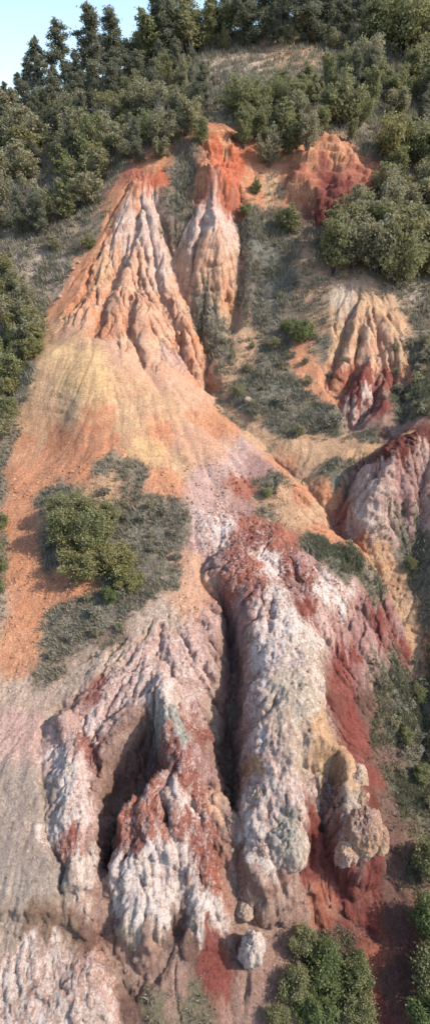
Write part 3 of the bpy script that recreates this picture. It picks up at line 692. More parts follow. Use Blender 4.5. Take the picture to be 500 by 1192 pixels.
# rock detail pushed out along the surface normal, so that steep walls get bulges, ledges and hollows as well
NL = np.sqrt(1 + gxr ** 2 + gyr ** 2)
DX, DY, DZ = X.copy(), Y.copy(), ZW.copy()
r1_ = int(np.searchsorted(ROW, 96)); r0_ = int(np.searchsorted(ROW, 5))
q_ = (slice(r0_, r1_), slice(18, NC - 18))
x_, y_, z_ = X[q_], Y[q_], ZW[q_]
far_ = np.clip((y_ - 44) / 10, 0, 1)
steep = np.clip((slope[q_] - 0.6 - 0.5 * far_) / 1.2, 0, 1)
amp = np.maximum(0.25 + 0.75 * np.maximum(crust[q_], steep) - far_, steep) * np.clip((96 - y_) / 8, 0, 1)
dsp = fbm3(x_ / 1.6, y_ / 1.6, z_ / 1.6, 4, 0.6) * 0.34 * amp * (0.15 + 0.85 * steep)
rid = 1 - 2 * np.abs(fbm3(x_ / 0.8 + 3, y_ / 0.8, z_ / 2.2, 3, 0.6))            # flutes that run down the walls
dsp += (rid - 0.5) * 0.22 * amp * (0.35 + 0.65 * steep) * (1 - 0.7 * far_)
lay = 1 - 2 * np.abs(fbm3(x_ / 3.5, y_ / 3.5, z_ / 0.55 + 7, 2, 0.6))            # ledges of harder beds
dsp += (lay - 0.5) * 0.26 * steep * (0.4 + 0.9 * far_)
dsp += (0.5 - 2 * np.abs(fbm3(x_ / 0.62 + 9, y_ / 0.62, z_ / 0.62, 3, 0.7))) * 0.085 * amp * (1 - 0.6 * far_)
dsp += fbm3(x_ / 0.24, y_ / 0.24, z_ / 0.24, 3, 0.75) * 0.055 * amp
DX[q_] += -gxr[q_] / NL[q_] * dsp; DY[q_] += -gyr[q_] / NL[q_] * dsp; DZ[q_] += dsp / NL[q_]
VX = np.stack([DX, DY, DZ], -1).reshape(-1, 3).astype(np.float32)
idx = np.arange(NR * NC, dtype=np.int32).reshape(NR, NC)
quads = np.stack([idx[:-1, :-1], idx[:-1, 1:], idx[1:, 1:], idx[1:, :-1]], -1)
FX = X + WX * 0.6; FY = Y + WY * 0.6
region = np.zeros(Z.shape, np.int32)
def mark(k, m): region[m & (region == 0)] = k
FORMS = [
    (1, RIDGE['fin'] > 0.12, 'eroded_rock_fin', 'long white and red rock fin running down the middle, forked at its lower end', 'rock fin'),
    (2, RIDGE['mid'] > 0.12, 'eroded_rock_fin', 'red and pink rock ridge between two dark gullies, lower left of centre', 'rock fin'),
    (3, RIDGE['left'] > 0.12, 'eroded_rock_fin', 'white crusted rock rim beside the tan plateau, left of the dark gully', 'rock rim'),
    (4, softmask([(158, 198), (140, 245), (105, 320), (50, 400), (90, 415), (140, 420), (180, 455), (243, 462), (243, 400), (205, 310), (188, 240), (180, 205)]), 'badland_cone', 'wide fluted cone of pink and cream earth with red top, upper left', 'badland'),
    (5, softmask([(236, 165), (230, 230), (202, 290), (225, 325), (262, 365), (274, 340), (277, 230), (280, 165), (258, 155)]), 'badland_cone', 'narrow fluted cone with bright orange red cap, top centre', 'badland'),
    (6, softmask([(333, 185), (330, 225), (352, 236), (372, 262), (396, 254), (440, 225), (435, 180), (390, 172)]), 'rock_cliff', 'dark red layered cliff half hidden by trees, upper right', 'cliff'),
    (7, softmask([(405, 335), (388, 390), (382, 450), (412, 490), (440, 485), (478, 435), (462, 380), (445, 335)]), 'badland_cone', 'fluted cream slope turning brick red at its foot, right side', 'badland'),
    (8, softmask([(480, 505), (440, 525), (408, 555), (400, 605), (430, 635), (470, 640), (510, 640), (520, 500)]), 'badland_mound', 'pale pink and white rounded mound at the right edge', 'badland'),
    (9, softmask([(-40, 1078), (50, 1078), (85, 1092), (115, 1090), (132, 1150), (122, 1200), (-40, 1200)]), 'rock_slab', 'bumpy white rock slab in the bottom left corner', 'rock'),
]
for k, m, *_ in FORMS: mark(k, m)
fr = region[:-1, :-1]
def land_object(name, sel):
    q = quads[sel]
    used = np.unique(q); remap = np.zeros(NR * NC, np.int32); remap[used] = np.arange(len(used), dtype=np.int32)
    me = raw_mesh(name, VX[used], remap[q], EARTH, True)
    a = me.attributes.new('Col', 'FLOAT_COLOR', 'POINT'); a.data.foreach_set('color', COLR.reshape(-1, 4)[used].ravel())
    a = me.attributes.new('crust', 'FLOAT', 'POINT'); a.data.foreach_set('value', CRU.reshape(-1)[used].astype(np.float32))
    a = me.attributes.new('veg', 'FLOAT', 'POINT'); a.data.foreach_set('value', VEG.reshape(-1)[used].astype(np.float32))
    return link(name, me)
tag(land_object('hillside', fr == 0), 'bare orange and tan hillside with eroded gullies and grassy slopes', kind='structure')
for k, m, nm, lb, ct in FORMS:
    if (fr == k).any(): tag(land_object(nm, fr == k), lb, ct)

# ------------------------------------------------------------------ plants
def FIN(x, y): return sample(Z, x, y)
def ground(px, py): 
    p = on(px, py, 0, FIN); return p[0], p[1], p[2] + CAMZ
def tube(rings, sides=6):
    """rings: list of (centre, radius) -> verts, quads"""
    V = []; Fq = []
    for c, r in rings:
        for k in range(sides):
            a = 2 * math.pi * k / sides; V.append((c[0] + r * math.cos(a), c[1] + r * math.sin(a), c[2]))
    for i in range(len(rings) - 1):
        for k in range(sides):
            a = i * sides + k; b = i * sides + (k + 1) % sides
            Fq.append((a, b, b + sides, a + sides))
    return V, Fq
def limbs(segs, sides=5):
    """segs: list of polylines [(point, radius)...] -> one mesh"""
    V = []; Fq = []
    for seg in segs:
        n0 = len(V); P = [Vector(p) for p, r in seg]
        for i, (p, r) in enumerate(seg):
            d = (P[min(i + 1, len(P) - 1)] - P[max(i - 1, 0)]).normalized()
            e = d.orthogonal().normalized(); f = d.cross(e)
            for k in range(sides):
                a = 2 * math.pi * k / sides; q = P[i] + (e * math.cos(a) + f * math.sin(a)) * r; V.append(tuple(q))
        for i in range(len(seg) - 1):
            for k in range(sides):
                a = n0 + i * sides + k; b = n0 + i * sides + (k + 1) % sides
                Fq.append((a, b, b + sides, a + sides))
    return V, Fq
def cards(C, size, rg, flat=0.0, aspect=1.6):
    """leaf sized rhombs at points C"""
    n = len(C); d = rg.normal(size=(n, 3)); d[:, 2] *= (1 - flat); d /= np.linalg.norm(d, axis=1, keepdims=True) + 1e-9
    e = np.cross(d, rg.normal(size=(n, 3))); e /= np.linalg.norm(e, axis=1, keepdims=True) + 1e-9
    s_ = (size * (0.6 + 0.8 * rg.random(n)))[:, None]
    a = C - d * s_ * aspect * 0.5; b = C + e * s_ * 0.42; c = C + d * s_ * aspect * 0.5; f = C - e * s_ * 0.42
    V = np.stack([a, b, c, f], 1).reshape(-1, 3)
    return V, np.arange(n * 4).reshape(-1, 4)
def shrub_proto(seed, h, w, n, leaf, material, lobes=14, low=0.08, twigs=True):
    rg = np.random.default_rng(seed)
    L = []; segs = []
    for k in range(lobes):
        a = rg.random() * 6.283; r = math.sqrt(rg.random()) * w * 0.36; z = h * (low + 0.16 + 0.62 * rg.random() * (1 - 0.45 * (r / (w * 0.36)) ** 2))
        rad = w * (0.08 + 0.16 * rg.random() ** 1.3)
        c = np.array([math.cos(a) * r, math.sin(a) * r, z]); L.append((c, rad))
        base = np.array([rg.normal() * 0.05 * w, rg.normal() * 0.05 * w, -0.15]); mid = base * 0.4 + c * 0.6 + rg.normal(size=3) * 0.06 * w; mid[2] -= 0.08 * h
        segs.append([(base, 0.028 * h * 0.6), (mid, 0.016 * h * 0.7), (c + np.array([0, 0, rad * 0.8]), 0.006 * h)])
    wts = np.array([r ** 2 for c, r in L]); wts /= wts.sum()
    C = []
    for (c, r), q in zip(L, wts):
        m = int(n * q) + 1
        # sprays: clusters of leaves so that the crown breaks into light and dark clumps
        ns = max(6, m // 9)
        v = rg.normal(size=(ns, 3)); v /= np.linalg.norm(v, axis=1, keepdims=True); v[:, 2] = np.abs(v[:, 2]) * 1.0 - 0.25
        sp = c + v * (r * (0.55 + 0.55 * rg.random((ns, 1)) ** 0.6))
        pick = rg.integers(0, ns, m)
        far = rg.random(ns) < 0.16; sp[far] = c + (sp[far] - c) * (1.25 + 0.45 * rg.random((int(far.sum()), 1)))
        C.append(sp[pick] + rg.normal(size=(m, 3)) * np.array([0.2, 0.2, 0.16]) * r)
    C = np.concatenate(C); C[:, 2] = np.maximum(C[:, 2], 0.03 * h)
    V, Fq = cards(C, leaf, rg)
    return raw_mesh('crown', V, Fq, material), raw_mesh('trunk', *limbs(segs, 5), M_BARK, True), h
def stem_proto(seed, h, w, n, leaf, material, stems=9):
    rg = np.random.default_rng(seed); segs = []; C = []
    for k in range(stems):
        a = k * 2.4 + rg.normal() * 0.4; r = w * 0.5 * (0.15 + 0.8 * rg.random()); top = h * (1.0 - 0.45 * (r / (w * 0.5)) ** 1.5) * (0.72 + 0.33 * rg.random())
        b0 = np.array([rg.normal() * 0.06 * w, rg.normal() * 0.06 * w, -0.15]); tip = np.array([math.cos(a) * r, math.sin(a) * r, top])
        mid = b0 * 0.45 + tip * 0.55 + np.array([math.cos(a), math.sin(a), 0]) * r * 0.18
        segs.append([(b0, 0.018 * h), (mid, 0.011 * h), (tip, 0.003 * h)])
        m = n // stems; side = 13
        for q in range(side):
            t = 0.22 + 0.8 * (q + rg.random()) / side
            p = b0 * (1 - t) ** 2 + mid * 2 * t * (1 - t) + tip * t * t
            ln = w * 0.24 * (1.12 - t * 0.85) * (0.5 + rg.random()); d = rg.normal(size=3); d[2] = abs(d[2]) * 0.5; d /= np.linalg.norm(d)
            e = p + d * ln; segs.append([(p, 0.005 * h), ((p + e) / 2, 0.004 * h), (e, 0.002 * h)])
            u = rg.random((m // side, 1)) ** 0.7
            C.append(p + (e - p) * (0.2 + 0.95 * u) + rg.normal(size=(m // side, 3)) * np.array([0.06, 0.06, 0.045]) * w * (0.55 + 0.6 * rg.random()))
    C = np.concatenate(C); C[:, 2] = np.maximum(C[:, 2], 0.02 * h)
    V, Fq = cards(C, leaf, rg)
    return raw_mesh('crown', V, Fq, material), raw_mesh('trunk', *limbs(segs, 4), M_BARK, True), h
def pine_proto(seed, h, w, n, material):
    rg = np.random.default_rng(seed)
    lean = rg.normal(size=2) * 0.04
    tr = [[((lean[0] * z * h, lean[1] * z * h, z * h - 0.2), 0.020 * h * (1 - z) ** 0.8 + 0.012) for z in np.linspace(0, 0.98, 8)]]
    C = []
    nb = 58
    dirs = rg.random(4) * 6.283; push = 0.25 + 0.3 * rg.random(4)
    for k in range(nb):
        z = 0.10 + 0.88 * (k + rg.random()) / nb
        a = rg.random() * 6.283
        env = (1 - z) ** 0.6 * (0.9 - 0.35 * max(0, 0.3 - z) / 0.3) * (0.45 + 0.75 * rg.random()) + 0.05
        q = int(z * 3.99); env *= 1 + push[q] * math.cos(a - dirs[q])
        ln = w * 0.5 * env
        b0 = np.array([lean[0] * z * h, lean[1] * z * h, z * h]); tip = b0 + np.array([math.cos(a) * ln, math.sin(a) * ln, ln * (0.35 - 0.35 * (1 - z)) + rg.normal() * 0.12])
        tr.append([(b0, 0.005 * h), (b0 * 0.5 + tip * 0.5, 0.0035 * h), (tip, 0.002 * h)])
        for c in range(3):
            m = int(n / nb / 3 * (0.3 + 1.5 * env)); t = 0.35 + 0.7 * rg.random()
            sp = rg.normal(size=(m, 3)) * np.array([0.22, 0.22, 0.17]) * (0.22 * ln + 0.9)
            C.append(b0 + (tip - b0) * t + rg.normal(size=3) * 0.12 + sp)
    m = n // 30
    C.append(np.array([lean[0] * h, lean[1] * h, h * 0.96]) + rg.normal(size=(m, 3)) * np.array([0.12, 0.12, 0.35]))
    C = np.concatenate(C); V, Fq = cards(C, 0.17, rg, 0.2, 1.7)
    return raw_mesh('crown', V, Fq, material), raw_mesh('trunk', *limbs(tr, 5), M_BARK, True), h
def bare_proto(seed, h, w, n):
    rg = np.random.default_rng(seed); segs = []
    def grow(p, d, ln, r, lev):
        q = p + d * ln; segs.append([(p, r), ((p + q) / 2 + rg.normal(size=3) * ln * 0.06, r * 0.8), (q, r * 0.55)])
        if lev == 0: return
        for _ in range(3 if lev > 1 else 4):
            nd = d + rg.normal(size=3) * 0.5; nd[2] += 0.12; nd /= np.linalg.norm(nd)
            grow(p + d * ln * (0.45 + 0.55 * rg.random()), nd, ln * (0.55 + 0.2 * rg.random()), r * 0.55, lev - 1)
    for _ in range(7):
        d = np.array([rg.normal() * 0.5, rg.normal() * 0.5, 1.0]); d /= np.linalg.norm(d)
        grow(np.array([rg.normal() * 0.1, rg.normal() * 0.1, -0.1]), d, h * 0.42, 0.03, 3)
    return raw_mesh('crown', *limbs(segs[60:], 3), M_TWIG), raw_mesh('trunk', *limbs(segs[:60], 4), M_TWIG, True), h

PROTO = {
    'pine': [pine_proto(100 + k, 8.0, w, 8500, M_PINE) for k, w in enumerate((4.8, 4.0, 5.6, 5.0, 4.4, 5.2))],
    'shrub': [stem_proto(200 + k, 4.0, w, 4600, 0.15, M_SHRUB, st_) for k, (w, st_) in enumerate(((4.0, 9), (3.3, 7), (5.0, 12), (4.2, 8), (3.6, 10), (4.6, 9)))],
    'dark': [stem_proto(230 + k, 4.0, w, 5200, 0.15, M_GREEN, st_) for k, (w, st_) in enumerate(((4.0, 10), (3.4, 8), (4.8, 12), (4.2, 9)))],
    'tall': [stem_proto(250 + k, 5.0, w, 5200, 0.15, M_GREEN, st_) for k, (w, st_) in enumerate(((3.2, 7), (2.6, 6), (3.8, 9)))],
    'yellow': [stem_proto(270 + k, 3.2, w, 3600, 0.14, M_YELLOW, 9) for k, w in enumerate((3.4, 2.8))],
    'bright': [stem_proto(280 + k, 3.0, w, 4200, 0.12, M_BRIGHT, 9) for k, w in enumerate((3.4, 3.0))],
    'neargreen': [stem_proto(290 + k, 2.4, w, 10000, 0.08, M_GREEN, 12) for k, w in enumerate((2.9, 2.5, 3.2))],
    'nearbright': [stem_proto(300 + k, 2.4, w, 10000, 0.08, M_BRIGHT, 12) for k, w in enumerate((2.9, 2.5))],
    'nearyellow': [stem_proto(310 + k, 2.0, w, 8000, 0.08, M_YELLOW, 11) for k, w in enumerate((2.7, 2.4))],
    'bare': [bare_proto(320 + k, 2.2, 2.0, 1) for k in range(3)],
    'herb': [stem_proto(340 + k, 0.8, w, 700, 0.075, M_GRASS if k < 2 else M_SHRUB, 6) for k, w in enumerate((1.1, 1.4, 1.2))],
}
PN = {'pine': 'pine_tree', 'shrub': 'shrub', 'dark': 'leafy_tree', 'tall': 'leafy_tree', 'yellow': 'shrub', 'bright': 'shrub',
      'neargreen': 'shrub', 'nearbright': 'shrub', 'nearyellow': 'shrub', 'bare': 'bare_shrub', 'herb': 'low_shrub'}
PC = {'pine': 'tree', 'dark': 'tree', 'tall': 'tree'}
def plant(kind, x, y, height, label, group=None, widthf=1.0, z=None):
    crown, trunk, h = random.choice(PROTO[kind])
    if z is None: z = float(FIN(np.array([x]), np.array([y]))[0]) + CAMZ
    o = bpy.data.objects.new(PN[kind], None); COL.objects.link(o); o.empty_display_size = 0.3
    height *= 0.9 if y > 70 else 1.0
    o.location = (x, y, z - 0.05); s = height / h
    o.scale = (s * widthf, s * widthf, s); o.rotation_euler = (0, 0, random.random() * 6.283)
    link('trunk', trunk, o); link('crown', crown, o)
    return tag(o, label, PC.get(kind, 'shrub'), group)
PLACED = []
KW = {'neargreen': 'leafy green bush', 'pine': 'dark pine', 'shrub': 'grey green shrub', 'dark': 'dark leafy tree', 'tall': 'upright leafy tree', 'yellow': 'yellowish shrub', 'bright': 'bright green shrub', 'bare': 'bare grey shrub', 'herb': 'dry scrub tuft'}
ORD = ['leftmost', 'second', 'third', 'fourth', 'fifth', 'sixth', 'seventh', 'eighth', 'ninth', 'tenth', 'eleventh', 'twelfth']
def project(x, y, z):
    f = y * CP - (z - CAMZ) * SP; u = y * SP + (z - CAMZ) * CP
    return 250 + FPX * x / f, 596 - FPX * u / f
def fill(poly, spacing, kinds, hmin, hmax, zone, group, out='', wf=1.0):
    """scatter plants with a minimum spacing inside an area of ground given by photo pixels"""
    P = np.array([ground(px, py)[:2] for px, py in poly]); lo = P.min(0); hi = P.max(0)
    got = {}
    for _ in range(int((hi[0] - lo[0]) * (hi[1] - lo[1]) / spacing ** 2 * 12)):
        x = random.uniform(lo[0], hi[0]); y = random.uniform(lo[1], hi[1])
        if not inpoly(P, np.array([x]), np.array([y]))[0]: continue
        if any((x - a) ** 2 + (y - b) ** 2 < (spacing * (0.5 + 0.5 * s)) ** 2 for a, b, s in PLACED): continue
        PLACED.append((x, y, 1.0)); kind = random.choice(kinds); t = random.random()
        o = plant(kind, x, y, hmin + (hmax - hmin) * t, 'plant', group, random.uniform(0.68, 1.25) * wf)
        px, py = project(*o.location)
        ph = zone(px, py) if callable(zone) else zone
        size = 'low ' if t < 0.33 else ('' if t < 0.67 else 'large ')
        if not (0 < px < 500): ph = 'beyond the ' + ('left' if px < 250 else 'right') + ' edge ' + out
        got.setdefault((size + KW[kind], ph), []).append((px, o))
    for (k, ph), lst in got.items():
        lst.sort(key=lambda a: a[0]); n = len(lst)
        for i, (px, o) in enumerate(lst):
            if n == 1: lb = k + ' ' + ph
            elif i == n - 1: lb = 'rightmost ' + k + ' ' + ph
            elif i == 0: lb = 'leftmost ' + k + ' ' + ph
            else: lb = (ORD[i] if i < 12 else 'further') + ' ' + k + ' from left ' + ph
            o['label'] = lb
def z_left(px, py):
    if py < 140: return 'under the far left skyline pines' if px < 60 else ('under the tallest skyline pines' if px < 130 else 'under the pale skyline tree')
    if py < 200: return 'in the thicket at the upper left edge' if px < 60 else ('in the middle of the left thicket' if px < 130 else 'above the red shoulder of the wide cone')
    return 'in the bottom left of the left thicket' if px < 55 else 'at the thicket foot above the grey slope'
def z_forest(px, py):
    b = 'in front of' if py > 45 else ('inside' if py > 22 else 'deep in')
    return b + ' the hilltop forest, ' + ('left part' if px < 300 else ('left of centre' if px < 350 else ('right of centre' if px < 420 else 'right end')))
def z_cliff(px, py):
    return ('high above' if py < 118 else 'just above') + ' the red cliff, ' + ('left side' if px < 410 else ('right side' if px < 460 else 'at right edge'))
def z_grove(px, py):
    return ('at the grove top ' if py < 220 else ('in the grove middle ' if py < 280 else 'at the grove foot ')) + ('right of the red cliff' if px < 450 else 'by the right edge')
# skyline pines on the left, each on its own
for px, py, h, k, lb in [
    (8, 118, 3.6, 'pine', 'short pine at the far left end of the skyline'),
    (22, 112, 4.0, 'pine', 'small pine second from the left on the skyline'),
    (34, 108, 5.2, 'pine', 'slim dark pine beside the short skyline trees on the left'),
    (47, 104, 7.6, 'pine', 'dark pine with broad crown, left of the tallest skyline pine'),
    (76, 98, 9.6, 'pine', 'tallest pine on the left skyline, pointed top'),
    (92, 97, 5.2, 'pine', 'low dark pine between the two tallest left skyline pines'),
    (108, 92, 8.6, 'pine', 'dark pine with uneven top right of the tallest skyline pine'),
    (120, 90, 6.6, 'pine', 'narrow pine left of the pale round skyline tree'),
    (137, 84, 8.6, 'pine', 'thin pine with bare pointed top beside the pale round tree'),
    (158, 80, 6.2, 'shrub', 'pale grey green round tree on the skyline'),
    (176, 74, 6.0, 'shrub', 'round grey green tree right of the palest skyline tree'),
    (192, 66, 10.0, 'pine', 'tall dark pine cut by the top of the picture, left of the forest'),
    (212, 60, 9.0, 'pine', 'thin dark pine at the left end of the hilltop forest')]:
    x, y, z = ground(px, py); PLACED.append((x, y, 0.6)); plant(k, x, y, h, lb, None, 1.25, z)
#VEG2
fill([(235, 30), (235, 62), (330, 52), (400, 58), (440, 70), (500, 78), (560, 70), (560, 12), (420, -10), (330, 0)], 4.2, ['pine', 'pine', 'pine', 'dark'], 7.0, 10.5, z_forest, 'hilltop forest trees', 'in the hilltop forest')
fill([(175, 78), (205, 60), (240, 60), (240, 40), (205, 45), (180, 58)], 2.6, ['pine', 'pine', 'tall'], 7.0, 10.5, 'at the left end of the hilltop forest', 'forest end trees', 'near the forest')
fill([(60, 115), (130, 100), (190, 84), (225, 100), (180, 120), (110, 135), (60, 140)], 3.2, ['pine'], 4.0, 6.5, 'on the upper left slope below the skyline', 'slope pines', 'of the slope')
fill([(200, 64), (240, 66), (340, 58), (420, 66), (500, 90), (560, 90), (560, 60), (420, 45), (330, 45), (235, 52)], 2.8, ['shrub', 'dark', 'bare'], 2.2, 4.0,
     lambda px, py: 'at the foot of the hilltop forest, ' + ('left part' if px < 300 else ('middle' if px < 400 else 'right part')), 'forest edge shrubs', 'below the hilltop forest')
fill([(-50, 130), (0, 124), (60, 112), (130, 98), (205, 80), (236, 112), (240, 168), (200, 182), (165, 195), (130, 205), (110, 240), (100, 262), (60, 285), (0, 270), (-50, 280)], 2.6,
     ['shrub', 'shrub', 'shrub', 'dark', 'yellow', 'pine', 'pine', 'bare', 'tall'], 2.0, 6.2, z_left, 'shrubs on the upper left slope', 'of the upper thicket')
fill([(-40, 330), (0, 312), (22, 330), (42, 385), (44, 420), (30, 455), (12, 505), (-40, 520)], 1.55, ['shrub', 'dark', 'yellow', 'shrub'], 1.9, 3.1,
     lambda px, py: 'at the left edge ' + ('above' if py < 380 else ('beside' if py < 440 else 'below')) + ' the pale yellow crest', 'left edge shrubs', 'near the pale crest')
fill([(-40, 610), (4, 615), (12, 650), (4, 690), (-40, 700)], 1.5, ['dark'], 1.2, 1.8, 'cut by the left edge beside the orange path', 'left edge trees', 'near the path')
fill([(278, 140), (300, 118), (340, 110), (352, 130), (358, 175), (330, 192), (295, 192), (278, 175)], 2.5, ['dark', 'tall', 'dark', 'shrub'], 3.6, 6.0,
     lambda px, py: ('at the back of' if py < 145 else 'in front of') + ' the orange cap clump', 'trees between the red caps')
fill([(352, 100), (400, 80), (500, 95), (550, 100), (550, 150), (470, 160), (430, 150), (400, 165), (362, 170)], 3.0, ['dark', 'shrub', 'dark', 'tall', 'pine'], 3.4, 7.0, z_cliff, 'trees above the red cliff', 'above the cliff')
fill([(440, 180), (500, 165), (550, 170), (550, 320), (500, 332), (440, 332), (388, 322), (384, 296), (410, 270), (436, 240)], 2.4, ['dark', 'tall', 'tall', 'shrub', 'yellow'], 3.6, 7.2, z_grove, 'grove below the red cliff', 'near the grove')
fill([(240, 118), (262, 85), (275, 90), (270, 120), (252, 128)], 2.0, ['bare', 'bare', 'shrub'], 1.2, 2.2, 'on the brown clearing above the orange cap', 'clearing shrubs')
fill([(285, 245), (330, 280), (350, 330), (345, 370), (300, 400), (285, 330)], 2.0, ['bare'], 0.8, 1.5,
     lambda px, py: 'on the ' + ('upper' if py < 300 else ('middle' if py < 350 else 'lower')) + ' slope right of the orange cone', 'bare slope shrubs')
fill([(50, 575), (60, 700), (60, 770), (140, 735), (215, 640), (200, 600), (150, 570)], 1.35, ['herb', 'herb', 'herb', 'bare'], 0.45, 1.0,
     lambda px, py: 'in grass ' + ('above' if py < 610 else ('beside' if py < 690 else 'below')) + ' central thicket' + (', right' if px > 160 else ''), 'scrub tufts near the central thicket', 'by the thicket')
fill([(255, 400), (330, 395), (385, 440), (400, 500), (340, 510), (280, 480)], 1.8, ['herb', 'herb', 'bare', 'shrub'], 0.6, 1.4,
     lambda px, py: 'on the ' + ('upper' if py < 440 else 'lower') + ' slope by the white stone' + (', right' if px > 330 else ''), 'scrub on the green slope', 'by the slope')
fill([(455, 405), (500, 395), (500, 490), (465, 480)], 1.6, ['herb', 'shrub', 'herb'], 0.8, 1.6, 'on the bank right of the fluted cream slope', 'scrub on the right bank', 'by the bank')
fill([(440, 780), (500, 750), (500, 940), (465, 900)], 1.3, ['herb', 'neargreen', 'herb'], 0.5, 1.1, lambda px, py: 'on the grassy bank ' + ('high' if py < 840 else 'low') + ' at the right edge', 'scrub on the grassy bank', 'by the bank')
for px, py, h, k, wf, lb in [
    (338, 272, 3.6, 'dark', 1.0, 'round dark green shrub tree just below the red cliff'),
    (328, 266, 2.6, 'dark', 1.0, 'smaller dark green tree left of the round one below the red cliff'),
    (285, 252, 1.9, 'dark', 1.0, 'small dark green tree beside the neck of the orange capped cone'),
    (298, 226, 2.0, 'dark', 1.1, 'small dark tree right of the bright orange cap'),
    (352, 397, 2.6, 'bright', 1.1, 'bright green shrub on the grey slope right of the cones'),
    (334, 388, 1.6, 'bright', 1.0, 'small bright green shrub left of the larger bright one'),
    (104, 290, 1.9, 'dark', 1.1, 'small dark tree on the grey slope below the left thicket'),
    (64, 292, 2.0, 'shrub', 1.0, 'lone grey green shrub above the pale stones on the left slope'),
    (136, 258, 1.6, 'bare', 1.3, 'bare grey shrub beside the left shoulder of the wide cone'),
    (120, 232, 1.5, 'bare', 1.3, 'bare grey shrub above the left shoulder of the wide cone'),
    (318, 410, 1.0, 'bare', 1.0, 'low bare shrub below the bright green shrub'),
    (78, 632, 3.2, 'neargreen', 0.9, 'dark green bush at the left of the central thicket beside the path'),
    (90, 604, 2.4, 'neargreen', 1.1, 'dark green bush at the top of the central thicket'),
    (112, 636, 3.0, 'neargreen', 1.0, 'green bush in the middle of the central thicket'),
    (102, 672, 2.2, 'nearyellow', 1.2, 'yellow green bush at the front of the central thicket'),
    (136, 664, 2.2, 'nearyellow', 1.2, 'yellow green bush at the right of the central thicket'),
    (152, 684, 1.4, 'nearyellow', 1.3, 'low yellow green bush at the right end of the central thicket'),
    (128, 698, 1.2, 'nearbright', 1.2, 'low bright green bush below the central thicket'),
    (92, 650, 2.2, 'nearyellow', 1.2, 'yellow green bush between the dark and the bright bushes of the central thicket'),
    (70, 600, 2.0, 'neargreen', 1.2, 'dark green bush at the upper left corner of the central thicket'),
    (122, 612, 2.2, 'neargreen', 1.2, 'green bush at the upper right of the central thicket'),
    (310, 578, 0.9, 'neargreen', 1.3, 'low green bush beside the pale speckled rim at mid height'),
    (350, 1100, 1.5, 'neargreen', 1.1, 'dark green bush at the top of the bottom thicket'),
    (380, 1128, 2.0, 'nearbright', 1.1, 'bright green bush in the middle of the bottom thicket'),
    (342, 1150, 1.6, 'neargreen', 1.1, 'dark green bush at the left of the bottom thicket'),
    (415, 1140, 1.7, 'neargreen', 1.1, 'dark green bush at the right of the bottom thicket'),
    (365, 1185, 1.8, 'nearbright', 1.1, 'bright green bush at the bottom edge of the bottom thicket'),
    (415, 1188, 1.7, 'neargreen', 1.1, 'dark green bush in the bottom right of the bottom thicket'),
    (322, 1190, 1.2, 'neargreen', 1.1, 'small dark bush at the bottom left of the bottom thicket'),
    (498, 1010, 2.4, 'neargreen', 1.0, 'green tree top at the right edge above the brown strip'),
    (497, 1075, 2.4, 'nearbright', 1.0, 'bright green tree top at the right edge, level with the bottom thicket'),
    (499, 1140, 2.6, 'neargreen', 1.0, 'dark green tree top at the right edge near the bottom corner'),
    (500, 1190, 2.4, 'nearbright', 1.0, 'bright green tree top in the bottom right corner'),
    (486, 812, 1.3, 'neargreen', 1.2, 'leafy green bush on the grassy bank at the right edge'),
    (470, 862, 1.0, 'neargreen', 1.3, 'low green bush on the grassy bank beside the red slope'),
    (488, 905, 1.1, 'neargreen', 1.3, 'low green bush at the lower end of the grassy bank'),
    (478, 660, 1.0, 'neargreen', 1.3, 'low green bush below the pale pink mound')]:
    x, y, z = ground(px, py); PLACED.append((x, y, 0.5)); plant(k, x, y, h, lb, None, wf, z)

# ------------------------------------------------------------------ grass: uncountable, one object for the dry sward and one for the green banks
def grass(name, label, material, mask, count, hgt, seed):
    rg = np.random.default_rng(seed)
    area = np.gradient(X, axis=1) * np.gradient(Y, axis=0)
    dist = np.sqrt(X ** 2 + Y ** 2 + Z ** 2)
    w = np.clip(mask, 0, 1) * area / np.clip(dist, 25, 200) ** 1.6
    w[(Y < 6) | (Y > 125) | (np.abs(X) > halfw(Y))] = 0
    w = w.ravel(); w /= w.sum()
    pick = rg.choice(len(w), count, p=w)
    px = X.ravel()[pick] + rg.normal(size=count) * 0.07; py = Y.ravel()[pick] + rg.normal(size=count) * 0.07
    pz = sample(DZ, px, py) - 0.03
    sc = np.clip(dist.ravel()[pick] / 40, 0.7, 2.6) * (0.6 + 0.8 * rg.random(count)) * hgt
    nb = 6
    base = np.stack([px, py, pz], 1)[:, None, :] + rg.normal(size=(count, nb, 3)) * (sc * 0.28)[:, None, None] * np.array([1, 1, 0])
    an = rg.random((count, nb)) * 6.283; ln = sc[:, None] * (0.5 + 0.8 * rg.random((count, nb))); lean = 0.25 + 0.9 * rg.random((count, nb))
    dirv = np.stack([np.cos(an) * lean, np.sin(an) * lean, np.ones_like(an)], -1); dirv /= np.linalg.norm(dirv, axis=-1, keepdims=True)
    tip = base + dirv * ln[..., None]
    a2 = an + 1.57 + rg.normal(size=an.shape) * 0.6; sd_ = np.stack([np.cos(a2), np.sin(a2), np.zeros_like(an)], -1) * (ln * 0.11)[..., None]
    V = np.stack([base - sd_, base + sd_, tip], 2).reshape(-1, 3)
    me = raw_mesh(name, V, np.arange(len(V)).reshape(-1, 3), material)
    return tag(link(name, me), label, kind='stuff')
patch = sst(-0.15, 0.25, fbm(X / 2.0, Y / 2.6, 5, 0.7, 41))
lush = np.zeros(Z.shape, np.float32)
